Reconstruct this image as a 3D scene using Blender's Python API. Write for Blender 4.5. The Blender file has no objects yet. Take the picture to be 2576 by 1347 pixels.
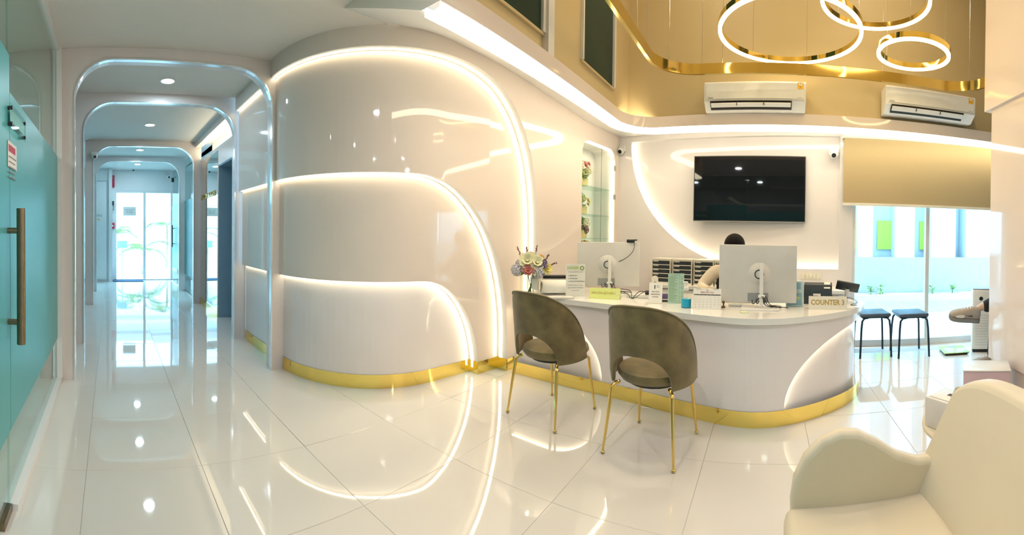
import bpy, bmesh, math, random
from mathutils import Vector, Matrix

random.seed(11)
SC = bpy.context.scene
COL = SC.collection
PI = math.pi

# ------------------------------------------------------------------ camera
# The photograph is a phone panorama: a cylindrical projection, F pixels per radian.
F, XC, Y0, H = 1050.0, 280.0, 597.0, 1.25
CX = 1288.0
UP = Vector((0, 17 / 1050, 1)).normalized()
_tm = (CX - XC) / F
FW = Vector((math.sin(_tm), math.cos(_tm), 0))
FW = (FW - UP * FW.dot(UP)).normalized()
RT = FW.cross(UP)
CAM = Vector((0, 0, H))
cd = bpy.data.cameras.new('camera')
cam = bpy.data.objects.new('camera', cd)
COL.objects.link(cam)
SC.camera = cam
cd.type = 'PANO'
cd.panorama_type = 'CENTRAL_CYLINDRICAL'
cd.central_cylindrical_range_u_min = -CX / F
cd.central_cylindrical_range_u_max = CX / F
cd.central_cylindrical_range_v_min = (Y0 - 1347) / F
cd.central_cylindrical_range_v_max = Y0 / F
cd.central_cylindrical_radius = 1.0
cd.clip_start = 0.02
cd.clip_end = 200
m3 = Matrix((RT, UP, -FW)).transposed()
cam.matrix_world = Matrix.Translation(CAM) @ m3.to_4x4()

# ------------------------------------------------------------------ sky, sun, exposure
SC.view_settings.view_transform = 'Standard'
SC.view_settings.look = 'None'
SC.view_settings.exposure = 1.08
SC.view_settings.gamma = 1.0
SC.view_settings.use_curve_mapping = False
try:
    cy = SC.cycles
    cy.max_bounces, cy.diffuse_bounces, cy.glossy_bounces = 6, 3, 3
    cy.transmission_bounces, cy.transparent_max_bounces = 4, 8
    cy.caustics_reflective = cy.caustics_refractive = False
except Exception:
    pass
W = bpy.data.worlds.new('world')
SC.world = W
W.use_nodes = True
wn = W.node_tree.nodes
bg = wn['Background']
bg.inputs[0].default_value = (0.34, 0.67, 1.0, 1)
bg.inputs[1].default_value = 4.6
sd = bpy.data.lights.new('sun', 'SUN')
sd.energy = 2.2
sd.angle = 0.02
sd.color = (1.0, 0.96, 0.88)
sun = bpy.data.objects.new('sun', sd)
COL.objects.link(sun)
sun.rotation_euler = (math.radians(28), math.radians(18), 0)

LED_W = (1.0, 0.86, 0.58)
DOWN_POWER = 5.5
LED_STR = 6.0
RING_STR = 6.5
COVE_STR = 6.0


# ------------------------------------------------------------------ pixels to places
def ray(x, y):
    a = (x - CX) / F
    return FW * math.cos(a) + RT * math.sin(a) + UP * ((Y0 - y) / F)


def G(x, y, z=0.0):
    d = ray(x, y)
    return CAM + d * ((z - H) / d.z)


def atY(x, y, Y):
    d = ray(x, y)
    return CAM + d * (Y / d.y)


def atX(x, y, X):
    d = ray(x, y)
    return CAM + d * (X / d.x)


def atD(x, y, dist):
    d = ray(x, y)
    return CAM + d * (dist / math.hypot(d.x, d.y))


def atN(x, y, n, dist):
    d = ray(x, y)
    return CAM + d * (dist / (d.x * n.x + d.y * n.y))


def face(px):            # rotation about z of a thing that faces the viewer at this column
    return -(px - XC) / F


# ------------------------------------------------------------------ materials
MATS = {}


def mat(name, col, rough=0.5, metal=0.0, noise=0.04, scale=6.0, bump=0.0, bscale=60.0, emit=None, estr=0.0,
        trans=0.0, ior=1.45, alpha=1.0, coat=0.0, sheen=0.0, spec=0.5, stretch=None):
    m = bpy.data.materials.new(name)
    m.use_nodes = True
    nt = m.node_tree
    b = nt.nodes['Principled BSDF']
    tc = nt.nodes.new('ShaderNodeTexCoord')
    nz = nt.nodes.new('ShaderNodeTexNoise')
    nz.inputs['Scale'].default_value = scale
    nz.inputs['Detail'].default_value = 3
    if stretch:
        mp = nt.nodes.new('ShaderNodeMapping')
        mp.inputs['Scale'].default_value = stretch
        nt.links.new(tc.outputs['Object'], mp.inputs['Vector'])
        nt.links.new(mp.outputs['Vector'], nz.inputs['Vector'])
    else:
        nt.links.new(tc.outputs['Object'], nz.inputs['Vector'])
    rp = nt.nodes.new('ShaderNodeValToRGB')
    rp.color_ramp.elements[0].position = 0.3
    rp.color_ramp.elements[1].position = 0.7
    rp.color_ramp.elements[0].color = tuple(max(0, c * (1 - noise)) for c in col) + (1,)
    rp.color_ramp.elements[1].color = tuple(min(1, c * (1 + noise)) for c in col) + (1,)
    nt.links.new(nz.outputs['Fac'], rp.inputs['Fac'])
    nt.links.new(rp.outputs['Color'], b.inputs['Base Color'])
    b.inputs['Roughness'].default_value = rough
    b.inputs['Metallic'].default_value = metal
    b.inputs['IOR'].default_value = ior
    b.inputs['Specular IOR Level'].default_value = spec
    b.inputs['Transmission Weight'].default_value = trans
    b.inputs['Alpha'].default_value = alpha
    b.inputs['Coat Weight'].default_value = coat
    b.inputs['Coat Roughness'].default_value = 0.03
    b.inputs['Sheen Weight'].default_value = sheen
    if bump:
        n2 = nt.nodes.new('ShaderNodeTexNoise')
        n2.inputs['Scale'].default_value = bscale
        n2.inputs['Detail'].default_value = 2
        nt.links.new(tc.outputs['Object'], n2.inputs['Vector'])
        bp = nt.nodes.new('ShaderNodeBump')
        bp.inputs['Strength'].default_value = bump
        bp.inputs['Distance'].default_value = 0.01
        nt.links.new(n2.outputs['Fac'], bp.inputs['Height'])
        nt.links.new(bp.outputs['Normal'], b.inputs['Normal'])
    if emit:
        b.inputs['Emission Color'].default_value = tuple(emit) + (1,)
        b.inputs['Emission Strength'].default_value = estr
    MATS[name] = m
    return m


def glass(name, tint=(0.93, 0.98, 0.97), refl=0.06, haze=0.0):
    """thin pane: clear with a mirror-like reflection that grows at grazing angles"""
    m = bpy.data.materials.new(name)
    m.use_nodes = True
    nt = m.node_tree
    for n in list(nt.nodes):
        nt.nodes.remove(n)
    out = nt.nodes.new('ShaderNodeOutputMaterial')
    tr = nt.nodes.new('ShaderNodeBsdfTransparent')
    tr.inputs[0].default_value = tuple(tint) + (1,)
    gl = nt.nodes.new('ShaderNodeBsdfGlossy')
    gl.inputs['Roughness'].default_value = 0.01
    fr = nt.nodes.new('ShaderNodeFresnel')
    fr.inputs[0].default_value = 1.18 + refl * 3
    mx = nt.nodes.new('ShaderNodeMixShader')
    ge = nt.nodes.new('ShaderNodeNewGeometry')
    inv = nt.nodes.new('ShaderNodeMath')
    inv.operation = 'SUBTRACT'
    inv.inputs[0].default_value = 1.0
    nt.links.new(ge.outputs['Backfacing'], inv.inputs[1])
    mul = nt.nodes.new('ShaderNodeMath')
    mul.operation = 'MULTIPLY'
    nt.links.new(fr.outputs[0], mul.inputs[0])
    nt.links.new(inv.outputs[0], mul.inputs[1])
    nt.links.new(mul.outputs[0], mx.inputs[0])
    nt.links.new(tr.outputs[0], mx.inputs[1])
    nt.links.new(gl.outputs[0], mx.inputs[2])
    nt.links.new(mx.outputs[0], out.inputs[0])
    MATS[name] = m
    return m


mat('tile', (0.80, 0.765, 0.71), rough=0.035, noise=0.012, scale=2.0, bump=0.012, bscale=4.0, ior=1.85)
mat('grout', (0.55, 0.53, 0.49), rough=0.8)
mat('ceiling_paint', (0.82, 0.78, 0.73), rough=0.75, noise=0.01)
mat('wall_gloss', (0.83, 0.725, 0.655), rough=0.045, noise=0.012, scale=1.2, ior=1.5, bump=0.01, bscale=3.0)
mat('panel_gloss', (0.86, 0.81, 0.815), rough=0.05, noise=0.01, scale=1.2, ior=1.5, bump=0.01, bscale=3.0)
mat('wall_paint', (0.72, 0.69, 0.63), rough=0.6, noise=0.02)
mat('upper_paint', (0.58, 0.46, 0.25), rough=0.45, noise=0.02, scale=1.0)
mat('soffit_bounce_cancel', (0.95, 0.83, 0.70), rough=0.5, noise=0.01)  # warm tint put into the colour to cancel teal bounce on the end face
mat('frame_paint', (0.80, 0.735, 0.715), rough=0.28, noise=0.01)
mat('white_paint', (0.85, 0.85, 0.84), rough=0.4, noise=0.01)
mat('white_gloss', (0.88, 0.87, 0.84), rough=0.06, noise=0.01, ior=1.5)
mat('chrome', (0.86, 0.90, 0.92), rough=0.18, metal=0.45, noise=0.01)
mat('steel', (0.62, 0.60, 0.56), rough=0.25, metal=1.0, noise=0.03)
mat('bronze', (0.26, 0.19, 0.12), rough=0.28, metal=1.0, noise=0.05)
mat('gold', (0.95, 0.74, 0.22), rough=0.07, metal=1.0, noise=0.02)
mat('gold_dark', (0.62, 0.48, 0.16), rough=0.10, metal=1.0, noise=0.03)
mat('brass', (0.78, 0.56, 0.18), rough=0.16, metal=1.0, noise=0.03)
mat('led', (1, 1, 1), emit=LED_W, estr=LED_STR)
mat('cove', (1, 1, 1), emit=(1.0, 0.87, 0.62), estr=COVE_STR)
mat('ring_led', (1, 1, 1), emit=(1.0, 0.76, 0.38), estr=RING_STR)
mat('lamp', (1, 1, 1), emit=(1.0, 0.97, 0.90), estr=22.0)
mat('dark_glass', (0.020, 0.045, 0.036), spec=0.15, rough=0.25, noise=0.2, scale=1.0)
mat('black_screen', (0.004, 0.004, 0.006), rough=0.03, noise=0.0, ior=1.5)
mat('black_plastic', (0.018, 0.019, 0.021), rough=0.35)
mat('dark_plastic', (0.035, 0.045, 0.055), rough=0.4)
mat('grey_plastic', (0.35, 0.36, 0.37), rough=0.4)
mat('white_plastic', (0.83, 0.82, 0.79), rough=0.3)
mat('cream_plastic', (0.80, 0.76, 0.66), rough=0.35)
mat('silver_plastic', (0.70, 0.68, 0.65), rough=0.32)
mat('velvet', (0.165, 0.125, 0.052), rough=0.75, noise=0.3, scale=9.0, sheen=0.25, bump=0.05, bscale=120)
mat('leather', (0.76, 0.67, 0.50), rough=0.42, noise=0.015, bump=0.03, bscale=220)
mat('blind', (0.46, 0.36, 0.20), rough=0.85, noise=0.03, scale=300, stretch=(1, 1, 0.2))
mat('film', (0.085, 0.40, 0.42), rough=0.35, noise=0.02)
glass('glass')
glass('glass_green', tint=(0.80, 0.93, 0.90), refl=0.12)
glass('acrylic', tint=(0.97, 0.98, 0.97), refl=0.02)
mat('mirror', (0.72, 0.76, 0.74), rough=0.02, metal=1.0, noise=0.0)
mat('paper', (0.86, 0.85, 0.80), rough=0.7)
mat('ink', (0.06, 0.06, 0.06), rough=0.7)
mat('ink_grey', (0.30, 0.30, 0.30), rough=0.7)
mat('ink_red', (0.55, 0.10, 0.16), rough=0.7)
mat('ink_gold', (0.45, 0.30, 0.05), rough=0.5)
mat('ink_green', (0.20, 0.33, 0.12), rough=0.7)
mat('lime_card', (0.72, 0.80, 0.28), rough=0.6)
mat('lime_soft', (0.72, 0.78, 0.52), rough=0.6)
mat('mint', (0.50, 0.70, 0.58), rough=0.5)
mat('leaflet_blue', (0.36, 0.60, 0.74), rough=0.3)
mat('leaflet_pale', (0.74, 0.86, 0.90), rough=0.3)
mat('sky_liquid', (0.0, 0.42, 0.72), rough=0.08, noise=0.02)
mat('stem', (0.12, 0.22, 0.07), rough=0.6)
mat('leaf', (0.14, 0.26, 0.07), rough=0.5, noise=0.2)
mat('leaf_pale', (0.42, 0.52, 0.18), rough=0.5, noise=0.15)
mat('petal_cream', (0.88, 0.85, 0.58), rough=0.6)
mat('petal_pink', (0.76, 0.38, 0.36), rough=0.6)
mat('petal_rose', (0.60, 0.22, 0.19), rough=0.6)
mat('petal_lilac', (0.55, 0.54, 0.60), rough=0.6, noise=0.15)
mat('petal_purple', (0.16, 0.11, 0.26), rough=0.6)
mat('petal_orange', (0.80, 0.42, 0.12), rough=0.6)
mat('petal_yellow', (0.80, 0.70, 0.26), rough=0.6)
mat('petal_maroon', (0.20, 0.08, 0.09), rough=0.6)
mat('basket', (0.72, 0.66, 0.32), rough=0.6, noise=0.1)
mat('twig', (0.13, 0.06, 0.05), rough=0.7)
mat('stool_vinyl', (0.055, 0.085, 0.12), rough=0.35)
mat('stool_steel', (0.02, 0.035, 0.055), rough=0.35, metal=0.4)
mat('pink_plastic', (0.62, 0.45, 0.50), rough=0.4)
mat('lime_glass', (0.62, 0.80, 0.30), rough=0.08)
mat('marble', (0.80, 0.76, 0.72), rough=0.12, noise=0.12, scale=3)
mat('wood_leg', (0.35, 0.26, 0.18), rough=0.5, noise=0.15)
mat('brown_leather', (0.20, 0.10, 0.05), rough=0.4)
mat('skin', (0.60, 0.40, 0.29), rough=0.5, noise=0.03)
mat('hair', (0.008, 0.006, 0.006), spec=0.15, rough=0.6, noise=0.3, scale=60)
mat('cream_cloth', (0.66, 0.58, 0.46), rough=0.85, noise=0.06, bump=0.1, bscale=40)
mat('black_cloth', (0.012, 0.012, 0.014), rough=0.85)
mat('grey_cloth', (0.30, 0.30, 0.32), rough=0.85)
mat('shoe_upper', (0.40, 0.34, 0.28), rough=0.7, noise=0.08)
mat('shoe_panel', (0.72, 0.68, 0.60), rough=0.6)
mat('shoe_sole', (0.22, 0.21, 0.20), rough=0.7)
mat('red_plastic', (0.62, 0.02, 0.07), rough=0.35)
mat('mat_blue', (0.07, 0.13, 0.22), rough=0.95, noise=0.25, scale=80)
mat('reveal_sky_tint', (0.26, 0.41, 0.54), rough=0.55, noise=0.03)  # blue sky light on the recess put into its colour; also door gap lines
mat('pavement', (0.42, 0.47, 0.50), rough=0.8, noise=0.05, scale=3)
mat('facade_white', (0.72, 0.76, 0.80), rough=0.7, noise=0.02)
mat('facade_grey', (0.46, 0.43, 0.40), rough=0.7, noise=0.04)
mat('facade_lime', (0.60, 0.80, 0.10), rough=0.6, noise=0.02)
mat('gravel', (0.60, 0.58, 0.54), rough=0.9, noise=0.15, scale=20)
mat('orange_card', (0.85, 0.48, 0.04), rough=0.5)
mat('camera_dark', (0.02, 0.022, 0.028), rough=0.15)


# ------------------------------------------------------------------ mesh helpers
class MB:
    def __init__(self):
        self.v, self.f = [], []

    def add(self, vs, fs):
        o = len(self.v)
        self.v += [tuple(p) for p in vs]
        self.f += [tuple(i + o for i in f) for f in fs]
        return self

    def box(self, x0, x1, y0, y1, z0, z1):
        return self.add([(x0, y0, z0), (x1, y0, z0), (x1, y1, z0), (x0, y1, z0), (x0, y0, z1), (x1, y0, z1), (x1, y1, z1), (x0, y1, z1)],
                        [(3, 2, 1, 0), (4, 5, 6, 7), (0, 1, 5, 4), (1, 2, 6, 5), (2, 3, 7, 6), (3, 0, 4, 7)])

    def rbox(self, x0, x1, y0, y1, z0, z1, r=0.005, seg=2):
        bm = bmesh.new()
        bmesh.ops.create_cube(bm, size=1)
        for v in bm.verts:
            v.co = Vector(((x0 + x1) / 2 + v.co.x * (x1 - x0), (y0 + y1) / 2 + v.co.y * (y1 - y0), (z0 + z1) / 2 + v.co.z * (z1 - z0)))
        r = min(r, 0.49 * min(x1 - x0, y1 - y0, z1 - z0))
        bmesh.ops.bevel(bm, geom=list(bm.edges), offset=r, segments=seg, affect='EDGES', profile=0.5)
        return self.bm(bm)

    def bm(self, bm):
        bm.verts.index_update()
        self.add([v.co for v in bm.verts], [[v.index for v in f.verts] for f in bm.faces])
        bm.free()
        return self

    def prism(self, poly, z0, z1, axis='z'):
        """closed polygon (ccw) extruded; axis says which coordinate is the extrusion"""
        n = len(poly)
        def P(a, b, c):
            return {'z': (a, b, c), 'y': (a, c, b), 'x': (c, a, b)}[axis]
        vs = [P(a, b, z0) for a, b in poly] + [P(a, b, z1) for a, b in poly]
        fs = [tuple(range(n))[::-1], tuple(range(n, 2 * n))] + [(i, (i + 1) % n, n + (i + 1) % n, n + i) for i in range(n)]
        return self.add(vs, fs)

    def tube(self, path, r, n=8, closed=False, cap=True):
        pts = [Vector(p) for p in path]
        m = len(pts)
        rs = r if isinstance(r, (list, tuple)) else [r] * m
        rings = []
        prev = None
        for i, p in enumerate(pts):
            if closed:
                t = pts[(i + 1) % m] - pts[i - 1]
            else:
                t = pts[min(i + 1, m - 1)] - pts[max(i - 1, 0)]
            t.normalize()
            if prev is None:
                a = t.orthogonal().normalized()
            else:
                a = prev - t * prev.dot(t)
                a = a.normalized() if a.length > 1e-6 else t.orthogonal().normalized()
            prev = a
            b = t.cross(a)
            rings.append([p + (a * math.cos(2 * PI * k / n) + b * math.sin(2 * PI * k / n)) * rs[i] for k in range(n)])
        vs = [q for rg in rings for q in rg]
        fs = []
        for i in range(m if closed else m - 1):
            j = (i + 1) % m
            for k in range(n):
                fs.append((i * n + k, i * n + (k + 1) % n, j * n + (k + 1) % n, j * n + k))
        if cap and not closed:
            fs.append(tuple(range(n))[::-1])
            fs.append(tuple((m - 1) * n + k for k in range(n)))
        return self.add(vs, fs)

    def ctube(self, path, r, n=6):
        P = [Vector(p) for p in path]
        out = []
        for i in range(len(P) - 1):
            p0, p1, p2, p3 = P[max(0, i - 1)], P[i], P[i + 1], P[min(len(P) - 1, i + 2)]
            for k in range(6):
                t = k / 6
                out.append(0.5 * ((2 * p1) + (p2 - p0) * t + (2 * p0 - 5 * p1 + 4 * p2 - p3) * t * t + (3 * p1 - p0 - 3 * p2 + p3) * t ** 3))
        out.append(P[-1])
        for p in out:
            p.z = max(p.z, -10)
        return self.tube(out, r, n)

    def lathe(self, prof, n=20, c=(0, 0, 0), axis='z', cap=True):
        vs, fs = [], []
        for (r, z) in prof:
            for k in range(n):
                a = 2 * PI * k / n
                x, y = r * math.cos(a), r * math.sin(a)
                q = {'z': (x, y, z), 'y': (x, z, y), 'x': (z, x, y)}[axis]
                vs.append((q[0] + c[0], q[1] + c[1], q[2] + c[2]))
        m = len(prof)
        for i in range(m - 1):
            for k in range(n):
                fs.append((i * n + k, i * n + (k + 1) % n, (i + 1) * n + (k + 1) % n, (i + 1) * n + k))
        if cap:
            fs.append(tuple(range(n))[::-1])
            fs.append(tuple((m - 1) * n + k for k in range(n)))
        return self.add(vs, fs)

    def ball(self, c, r, n=10, m=7, sc=(1, 1, 1)):
        prof = [(max(1e-4, math.sin(PI * i / m)) , -math.cos(PI * i / m)) for i in range(m + 1)]
        vs, fs = [], []
        for (a, z) in prof:
            for k in range(n):
                t = 2 * PI * k / n
                vs.append((c[0] + r * sc[0] * a * math.cos(t), c[1] + r * sc[1] * a * math.sin(t), c[2] + r * sc[2] * z))
        for i in range(m):
            for k in range(n):
                fs.append((i * n + k, i * n + (k + 1) % n, (i + 1) * n + (k + 1) % n, (i + 1) * n + k))
        return self.add(vs, fs)

    def grid(self, rows):
        """rows of points -> quads"""
        m, n = len(rows), len(rows[0])
        return self.add([p for r in rows for p in r],
                        [(i * n + k, i * n + k + 1, (i + 1) * n + k + 1, (i + 1) * n + k) for i in range(m - 1) for k in range(n - 1)])

    def xf(self, M):
        self.v = [tuple(M @ Vector(p)) for p in self.v]
        return self

    def mesh(self, name, material, smooth=True):
        me = bpy.data.meshes.new(name)
        me.from_pydata(self.v, [], self.f)
        bm = bmesh.new()
        bm.from_mesh(me)
        bmesh.ops.recalc_face_normals(bm, faces=bm.faces)
        bm.to_mesh(me)
        bm.free()
        if material:
            me.materials.append(MATS[material])
        if smooth:
            for p in me.polygons:
                p.use_smooth = True
            try:
                me.set_sharp_from_angle(angle=math.radians(35))
            except Exception:
                pass
        me.update()
        return me

    def build(self, name, material, parent=None, smooth=True, label=None):
        o = bpy.data.objects.new(name, self.mesh(name, material, smooth))
        COL.objects.link(o)
        o.parent = parent
        if label:
            o['label'] = label
        return o


def thing(name, label, cat, loc=(0, 0, 0), rz=0.0, group=None):
    o = bpy.data.objects.new(name, None)
    COL.objects.link(o)
    o.empty_display_size = 0.1
    o.location = loc
    o.rotation_euler = (0, 0, rz)
    o['label'] = label
    o['category'] = cat
    if group:
        o['group'] = group
    return o


def tag(o, label, cat, group=None):
    o['label'] = label
    o['category'] = cat
    if group:
        o['group'] = group
    return o


def struct(o, label=None):
    o['kind'] = 'structure'
    if label:
        o['label'] = label
    return o


def copy_tree(o, parent=None):
    c = o.copy()
    COL.objects.link(c)
    c.parent = parent
    for ch in [k for k in bpy.data.objects if k.parent == o]:
        copy_tree(ch, c)
    return c


def empty_struct(name, label=None):
    o = bpy.data.objects.new(name, None)
    COL.objects.link(o)
    return struct(o, label)


def text(s, size, material, parent, loc, rot=(PI / 2, 0, 0), name='lettering', extrude=0.0004, align='CENTER', bold=0.0, width=None):
    cu = bpy.data.curves.new('t', 'FONT')
    cu.body = s
    cu.size = size
    cu.extrude = extrude
    cu.offset = bold
    cu.align_x = align
    cu.align_y = 'CENTER'
    cu.resolution_u = 2
    ob = bpy.data.objects.new('t', cu)
    COL.objects.link(ob)
    dg = bpy.context.evaluated_depsgraph_get()
    me = bpy.data.meshes.new_from_object(ob.evaluated_get(dg))
    bpy.data.objects.remove(ob)
    bpy.data.curves.remove(cu)
    me.name = name
    me.materials.clear()
    me.materials.append(MATS[material])
    if width and len(me.vertices):
        xs = [v.co.x for v in me.vertices]
        k = width / max(1e-6, max(xs) - min(xs))
        for v in me.vertices:
            v.co.x *= k
    o = bpy.data.objects.new(name, me)
    COL.objects.link(o)
    o.parent = parent
    o.location = loc
    o.rotation_euler = rot
    return o


def rrect(x0, x1, z0, z1, r, n=6, corners=(1, 1, 1, 1)):
    """rounded rectangle polygon, ccw from bottom-left; corners bl br tr tl"""
    pts = []
    for (cx, cz, a0, on) in ((x0 + r, z0 + r, PI, corners[0]), (x1 - r, z0 + r, 1.5 * PI, corners[1]), (x1 - r, z1 - r, 0, corners[2]), (x0 + r, z1 - r, 0.5 * PI, corners[3])):
        if on:
            for i in range(n + 1):
                a = a0 + 0.5 * PI * i / n
                pts.append((cx + r * math.cos(a), cz + r * math.sin(a)))
        else:
            a = a0 + 0.25 * PI
            pts.append((cx + r * (1 if math.cos(a) > 0 else -1), cz + r * (1 if math.sin(a) > 0 else -1)))
    return pts


# ================================================================== THE SETTING
ZC = 2.76                 # low ceiling
# ---- floor: slab + polished tiles
floor = struct(MB().box(-3.3, 5.6, -5.6, 10.75, -0.06, -0.004).build('floor', 'grout', smooth=False), 'glossy cream porcelain tile floor')
TS = 0.606
tile_me = MB().rbox(-TS / 2 + 0.0009, TS / 2 - 0.0009, -TS / 2 + 0.0009, TS / 2 - 0.0009, -0.014, 0, r=0.0008, seg=1).mesh('tile', 'tile', smooth=False)
for i in range(-7, 9):
    for j in range(-13, 15):
        x = 0.477 + TS * (i + 0.5)
        y = 2.15 + TS * (j + 0.5)
        if x < -3.2 or x > 5.4 or y < -5.5 or y > 10.7:
            continue
        if y > 3.4 and (x < -0.75 or x > 1.95):
            continue
        if x < -1.5 and (y < -0.5 or y > 3.5):
            continue
        if y < -3.7 and (x < -1 or x > 1.6):
            continue
        t = bpy.data.objects.new('tile', tile_me)
        COL.objects.link(t)
        t.parent = floor
        t.location = (x, y, 0)
        t.rotation_euler = (random.gauss(0, 0.0012), random.gauss(0, 0.0012), 0)

# ---- low ceiling (lobby and corridor), its edge over the double-height hall runs along x = 1.49
cl = MB()
cl.add([(-3.3, -5.6, ZC), (1.49, -5.6, ZC), (1.49, 2.42, ZC), (2.05, 2.42, ZC), (2.05, 3.5, ZC), (1.75, 10.7, ZC), (-3.3, 10.7, ZC)], [(0, 1, 2, 3, 4, 5, 6)])
cl.add([(-3.3, -5.6, ZC + .12), (1.49, -5.6, ZC + .12), (1.49, 2.42, ZC + .12), (2.05, 2.42, ZC + .12), (2.05, 3.5, ZC + .12), (1.75, 10.7, ZC + .12), (-3.3, 10.7, ZC + .12)], [(0, 1, 2, 3, 4, 5, 6)])
cl.add([(1.49, -5.6, ZC), (1.49, 2.42, ZC), (1.49, 2.42, ZC + .12), (1.49, -5.6, ZC + .12)], [(0, 1, 2, 3)])
struct(cl.build('ceiling', 'ceiling_paint', smooth=False), 'plain white low ceiling over the lobby and corridor')

# ---- the stepped curved wall: four layers, light coves between them
ARC_R, ACX, ACY = 1.0, 2.52, 3.49
TILT = math.atan(0.11)
ARC_L = ARC_R * (PI / 2 - TILT)
DX, DY = math.cos(TILT), -math.sin(TILT)
EX, EY = ACX - math.sin(TILT), ACY - math.cos(TILT)
THN = 1.68
NB = Vector((math.sin(THN), math.cos(THN), 0))
TB = Vector((math.cos(THN), -math.sin(THN), 0))
DB = 4.85                 # back wall: NB . p = DB


def plan(s, off):
    if s <= 0:
        return (1.52 - off, ACY - s)
    if s <= ARC_L:
        a = s / ARC_R
        return (ACX - (ARC_R + off) * math.cos(a), ACY - (ARC_R + off) * math.sin(a))
    d = s - ARC_L
    return (EX + DX * d + DY * off, EY + DY * d - DX * off)


def step(s):
    return 0.045 + (0.115 - 0.045) * min(1, max(0, s / 1.9))


def S_END(off=0.0):
    # arc length at which the wall meets the back wall
    d = (DB - (EX * NB.x + EY * NB.y)) / (DX * NB.x + DY * NB.y)
    return ARC_L + d


SEND = S_END()
# (start of curve s0, half width a, straight foot z0, rise b, exponent)
LAY = [dict(s0=1.30, a=0.605, z0=0.0, b=0.86, p=2.0), dict(s0=1.20, a=0.95, z0=0.30, b=1.40, p=2.0), dict(s0=1.30, a=1.135, z0=1.10, b=1.51, p=2.6)]
S_START = -1.05


def topk(k, s):
    L = LAY[k]
    if s <= L['s0']:
        return L['z0'] + L['b']
    u = (s - L['s0']) / L['a']
    if u >= 1:
        return L['z0'] if u < 1.00001 else 0.0
    return L['z0'] + L['b'] * (1 - u ** L['p']) ** (1 / L['p'])


def srange(a, b, n):
    return [a + (b - a) * i / n for i in range(n + 1)]


def curve_s(k):
    L = LAY[k]
    out = srange(S_START, 0, 4)[:-1] + srange(0, L['s0'], 22)[:-1]
    for i in range(41):
        out.append(L['s0'] + L['a'] * math.sin(0.5 * PI * i / 40))
    return out


curved = empty_struct('wall_left', 'curved glossy wall of stepped panels with light coves')
KOF = lambda k, s: k * step(s)


def wall_panel(k, name, material):
    mb = MB()
    s_hi = LAY[k]['s0'] + LAY[k]['a']
    ss = set(round(x, 5) for x in curve_s(k))
    if k:
        ss |= set(round(x, 5) for x in curve_s(k - 1))
    ss = sorted(x for x in ss if x <= s_hi + 1e-6)
    e_lo = LAY[k - 1]['s0'] + LAY[k - 1]['a'] if k else None
    for a, b in zip(ss[:-1], ss[1:]):
        mid = 0.5 * (a + b)
        lo = [0, 0]
        if k and mid < e_lo:
            lo = [topk(k - 1, a), topk(k - 1, b)]
        hi = [topk(k, a), topk(k, b)]
        pa, pb = plan(a, KOF(k, a)), plan(b, KOF(k, b))
        mb.add([(pa[0], pa[1], lo[0]), (pb[0], pb[1], lo[1]), (pb[0], pb[1], hi[1]), (pa[0], pa[1], hi[0])], [(0, 1, 2, 3)])
    bm = bmesh.new()
    return mb.build(name, material, curved)


wall_panel(0, 'panel', 'panel_gloss')
wall_panel(1, 'panel', 'wall_gloss')
wall_panel(2, 'panel', 'wall_gloss')


def s_of_px(px, off):
    d = ray(px, 597)
    # line P = E + D*t + off*N ; camera ray c*d
    nx, ny = DY, -DX
    ex, ey = EX + off * nx, EY + off * ny
    # ex + DX t = d.x c ; ey + DY t = d.y c
    det = DX * (-d.y) + DY * d.x
    t = (-ex * (-d.y) + ey * (-d.x)) / det * 1.0
    # solve properly
    # DX t - d.x c = -ex ; DY t - d.y c = -ey
    D = DX * (-d.y) - (-d.x) * DY
    t = ((-ex) * (-d.y) - (-d.x) * (-ey)) / D
    return ARC_L + t


O3 = 0.345
NI0, NI1 = s_of_px(1462, O3), s_of_px(1545, O3)
NIZ0, NIZ1, NIR = 0.95, 2.30, 0.14


def niche_top(s):
    if s > NI1 - NIR:
        u = (s - (NI1 - NIR)) / NIR
        return NIZ1 - NIR + NIR * math.sqrt(max(0, 1 - u * u))
    if s < NI0 + NIR:
        u = ((NI0 + NIR) - s) / NIR
        return NIZ1 - NIR + NIR * math.sqrt(max(0, 1 - u * u))
    return NIZ1


mb = MB()
e2 = LAY[2]['s0'] + LAY[2]['a']
ss = sorted(set([round(x, 5) for x in curve_s(2)] + [round(x, 5) for x in srange(e2, NI0, 4)] + [round(NI0 + (NI1 - NI0) * i / 30, 5) for i in range(31)] + [round(x, 5) for x in srange(NI1, SEND, 3)]))
SOFF3 = lambda s: 3 * step(s)
for a, b in zip(ss[:-1], ss[1:]):
    mid = 0.5 * (a + b)
    lo = [topk(2, a), topk(2, b)] if mid < e2 else [0, 0]
    pa, pb = plan(a, SOFF3(a)), plan(b, SOFF3(b))
    spans = [(lo, [ZC + .02, ZC + .02])]
    if NI0 < mid < NI1:
        spans = [(lo, [NIZ0, NIZ0]), ([niche_top(a), niche_top(b)], [ZC + .02, ZC + .02])]
    for l, h in spans:
        mb.add([(pa[0], pa[1], l[0]), (pb[0], pb[1], l[1]), (pb[0], pb[1], h[1]), (pa[0], pa[1], h[0])], [(0, 1, 2, 3)])
mb.build('panel', 'wall_gloss', curved)


def boundary(k):
    L = LAY[k]
    pts = [(s, L['z0'] + L['b']) for s in srange(S_START, L['s0'], 30)]
    for i in range(1, 41):
        s = L['s0'] + L['a'] * math.sin(0.5 * PI * i / 40)
        pts.append((s, topk(k, min(s, L['s0'] + L['a'] - 1e-7))))
    if L['z0'] > 0:
        pts.append((L['s0'] + L['a'], 0.0))
    return pts


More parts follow.
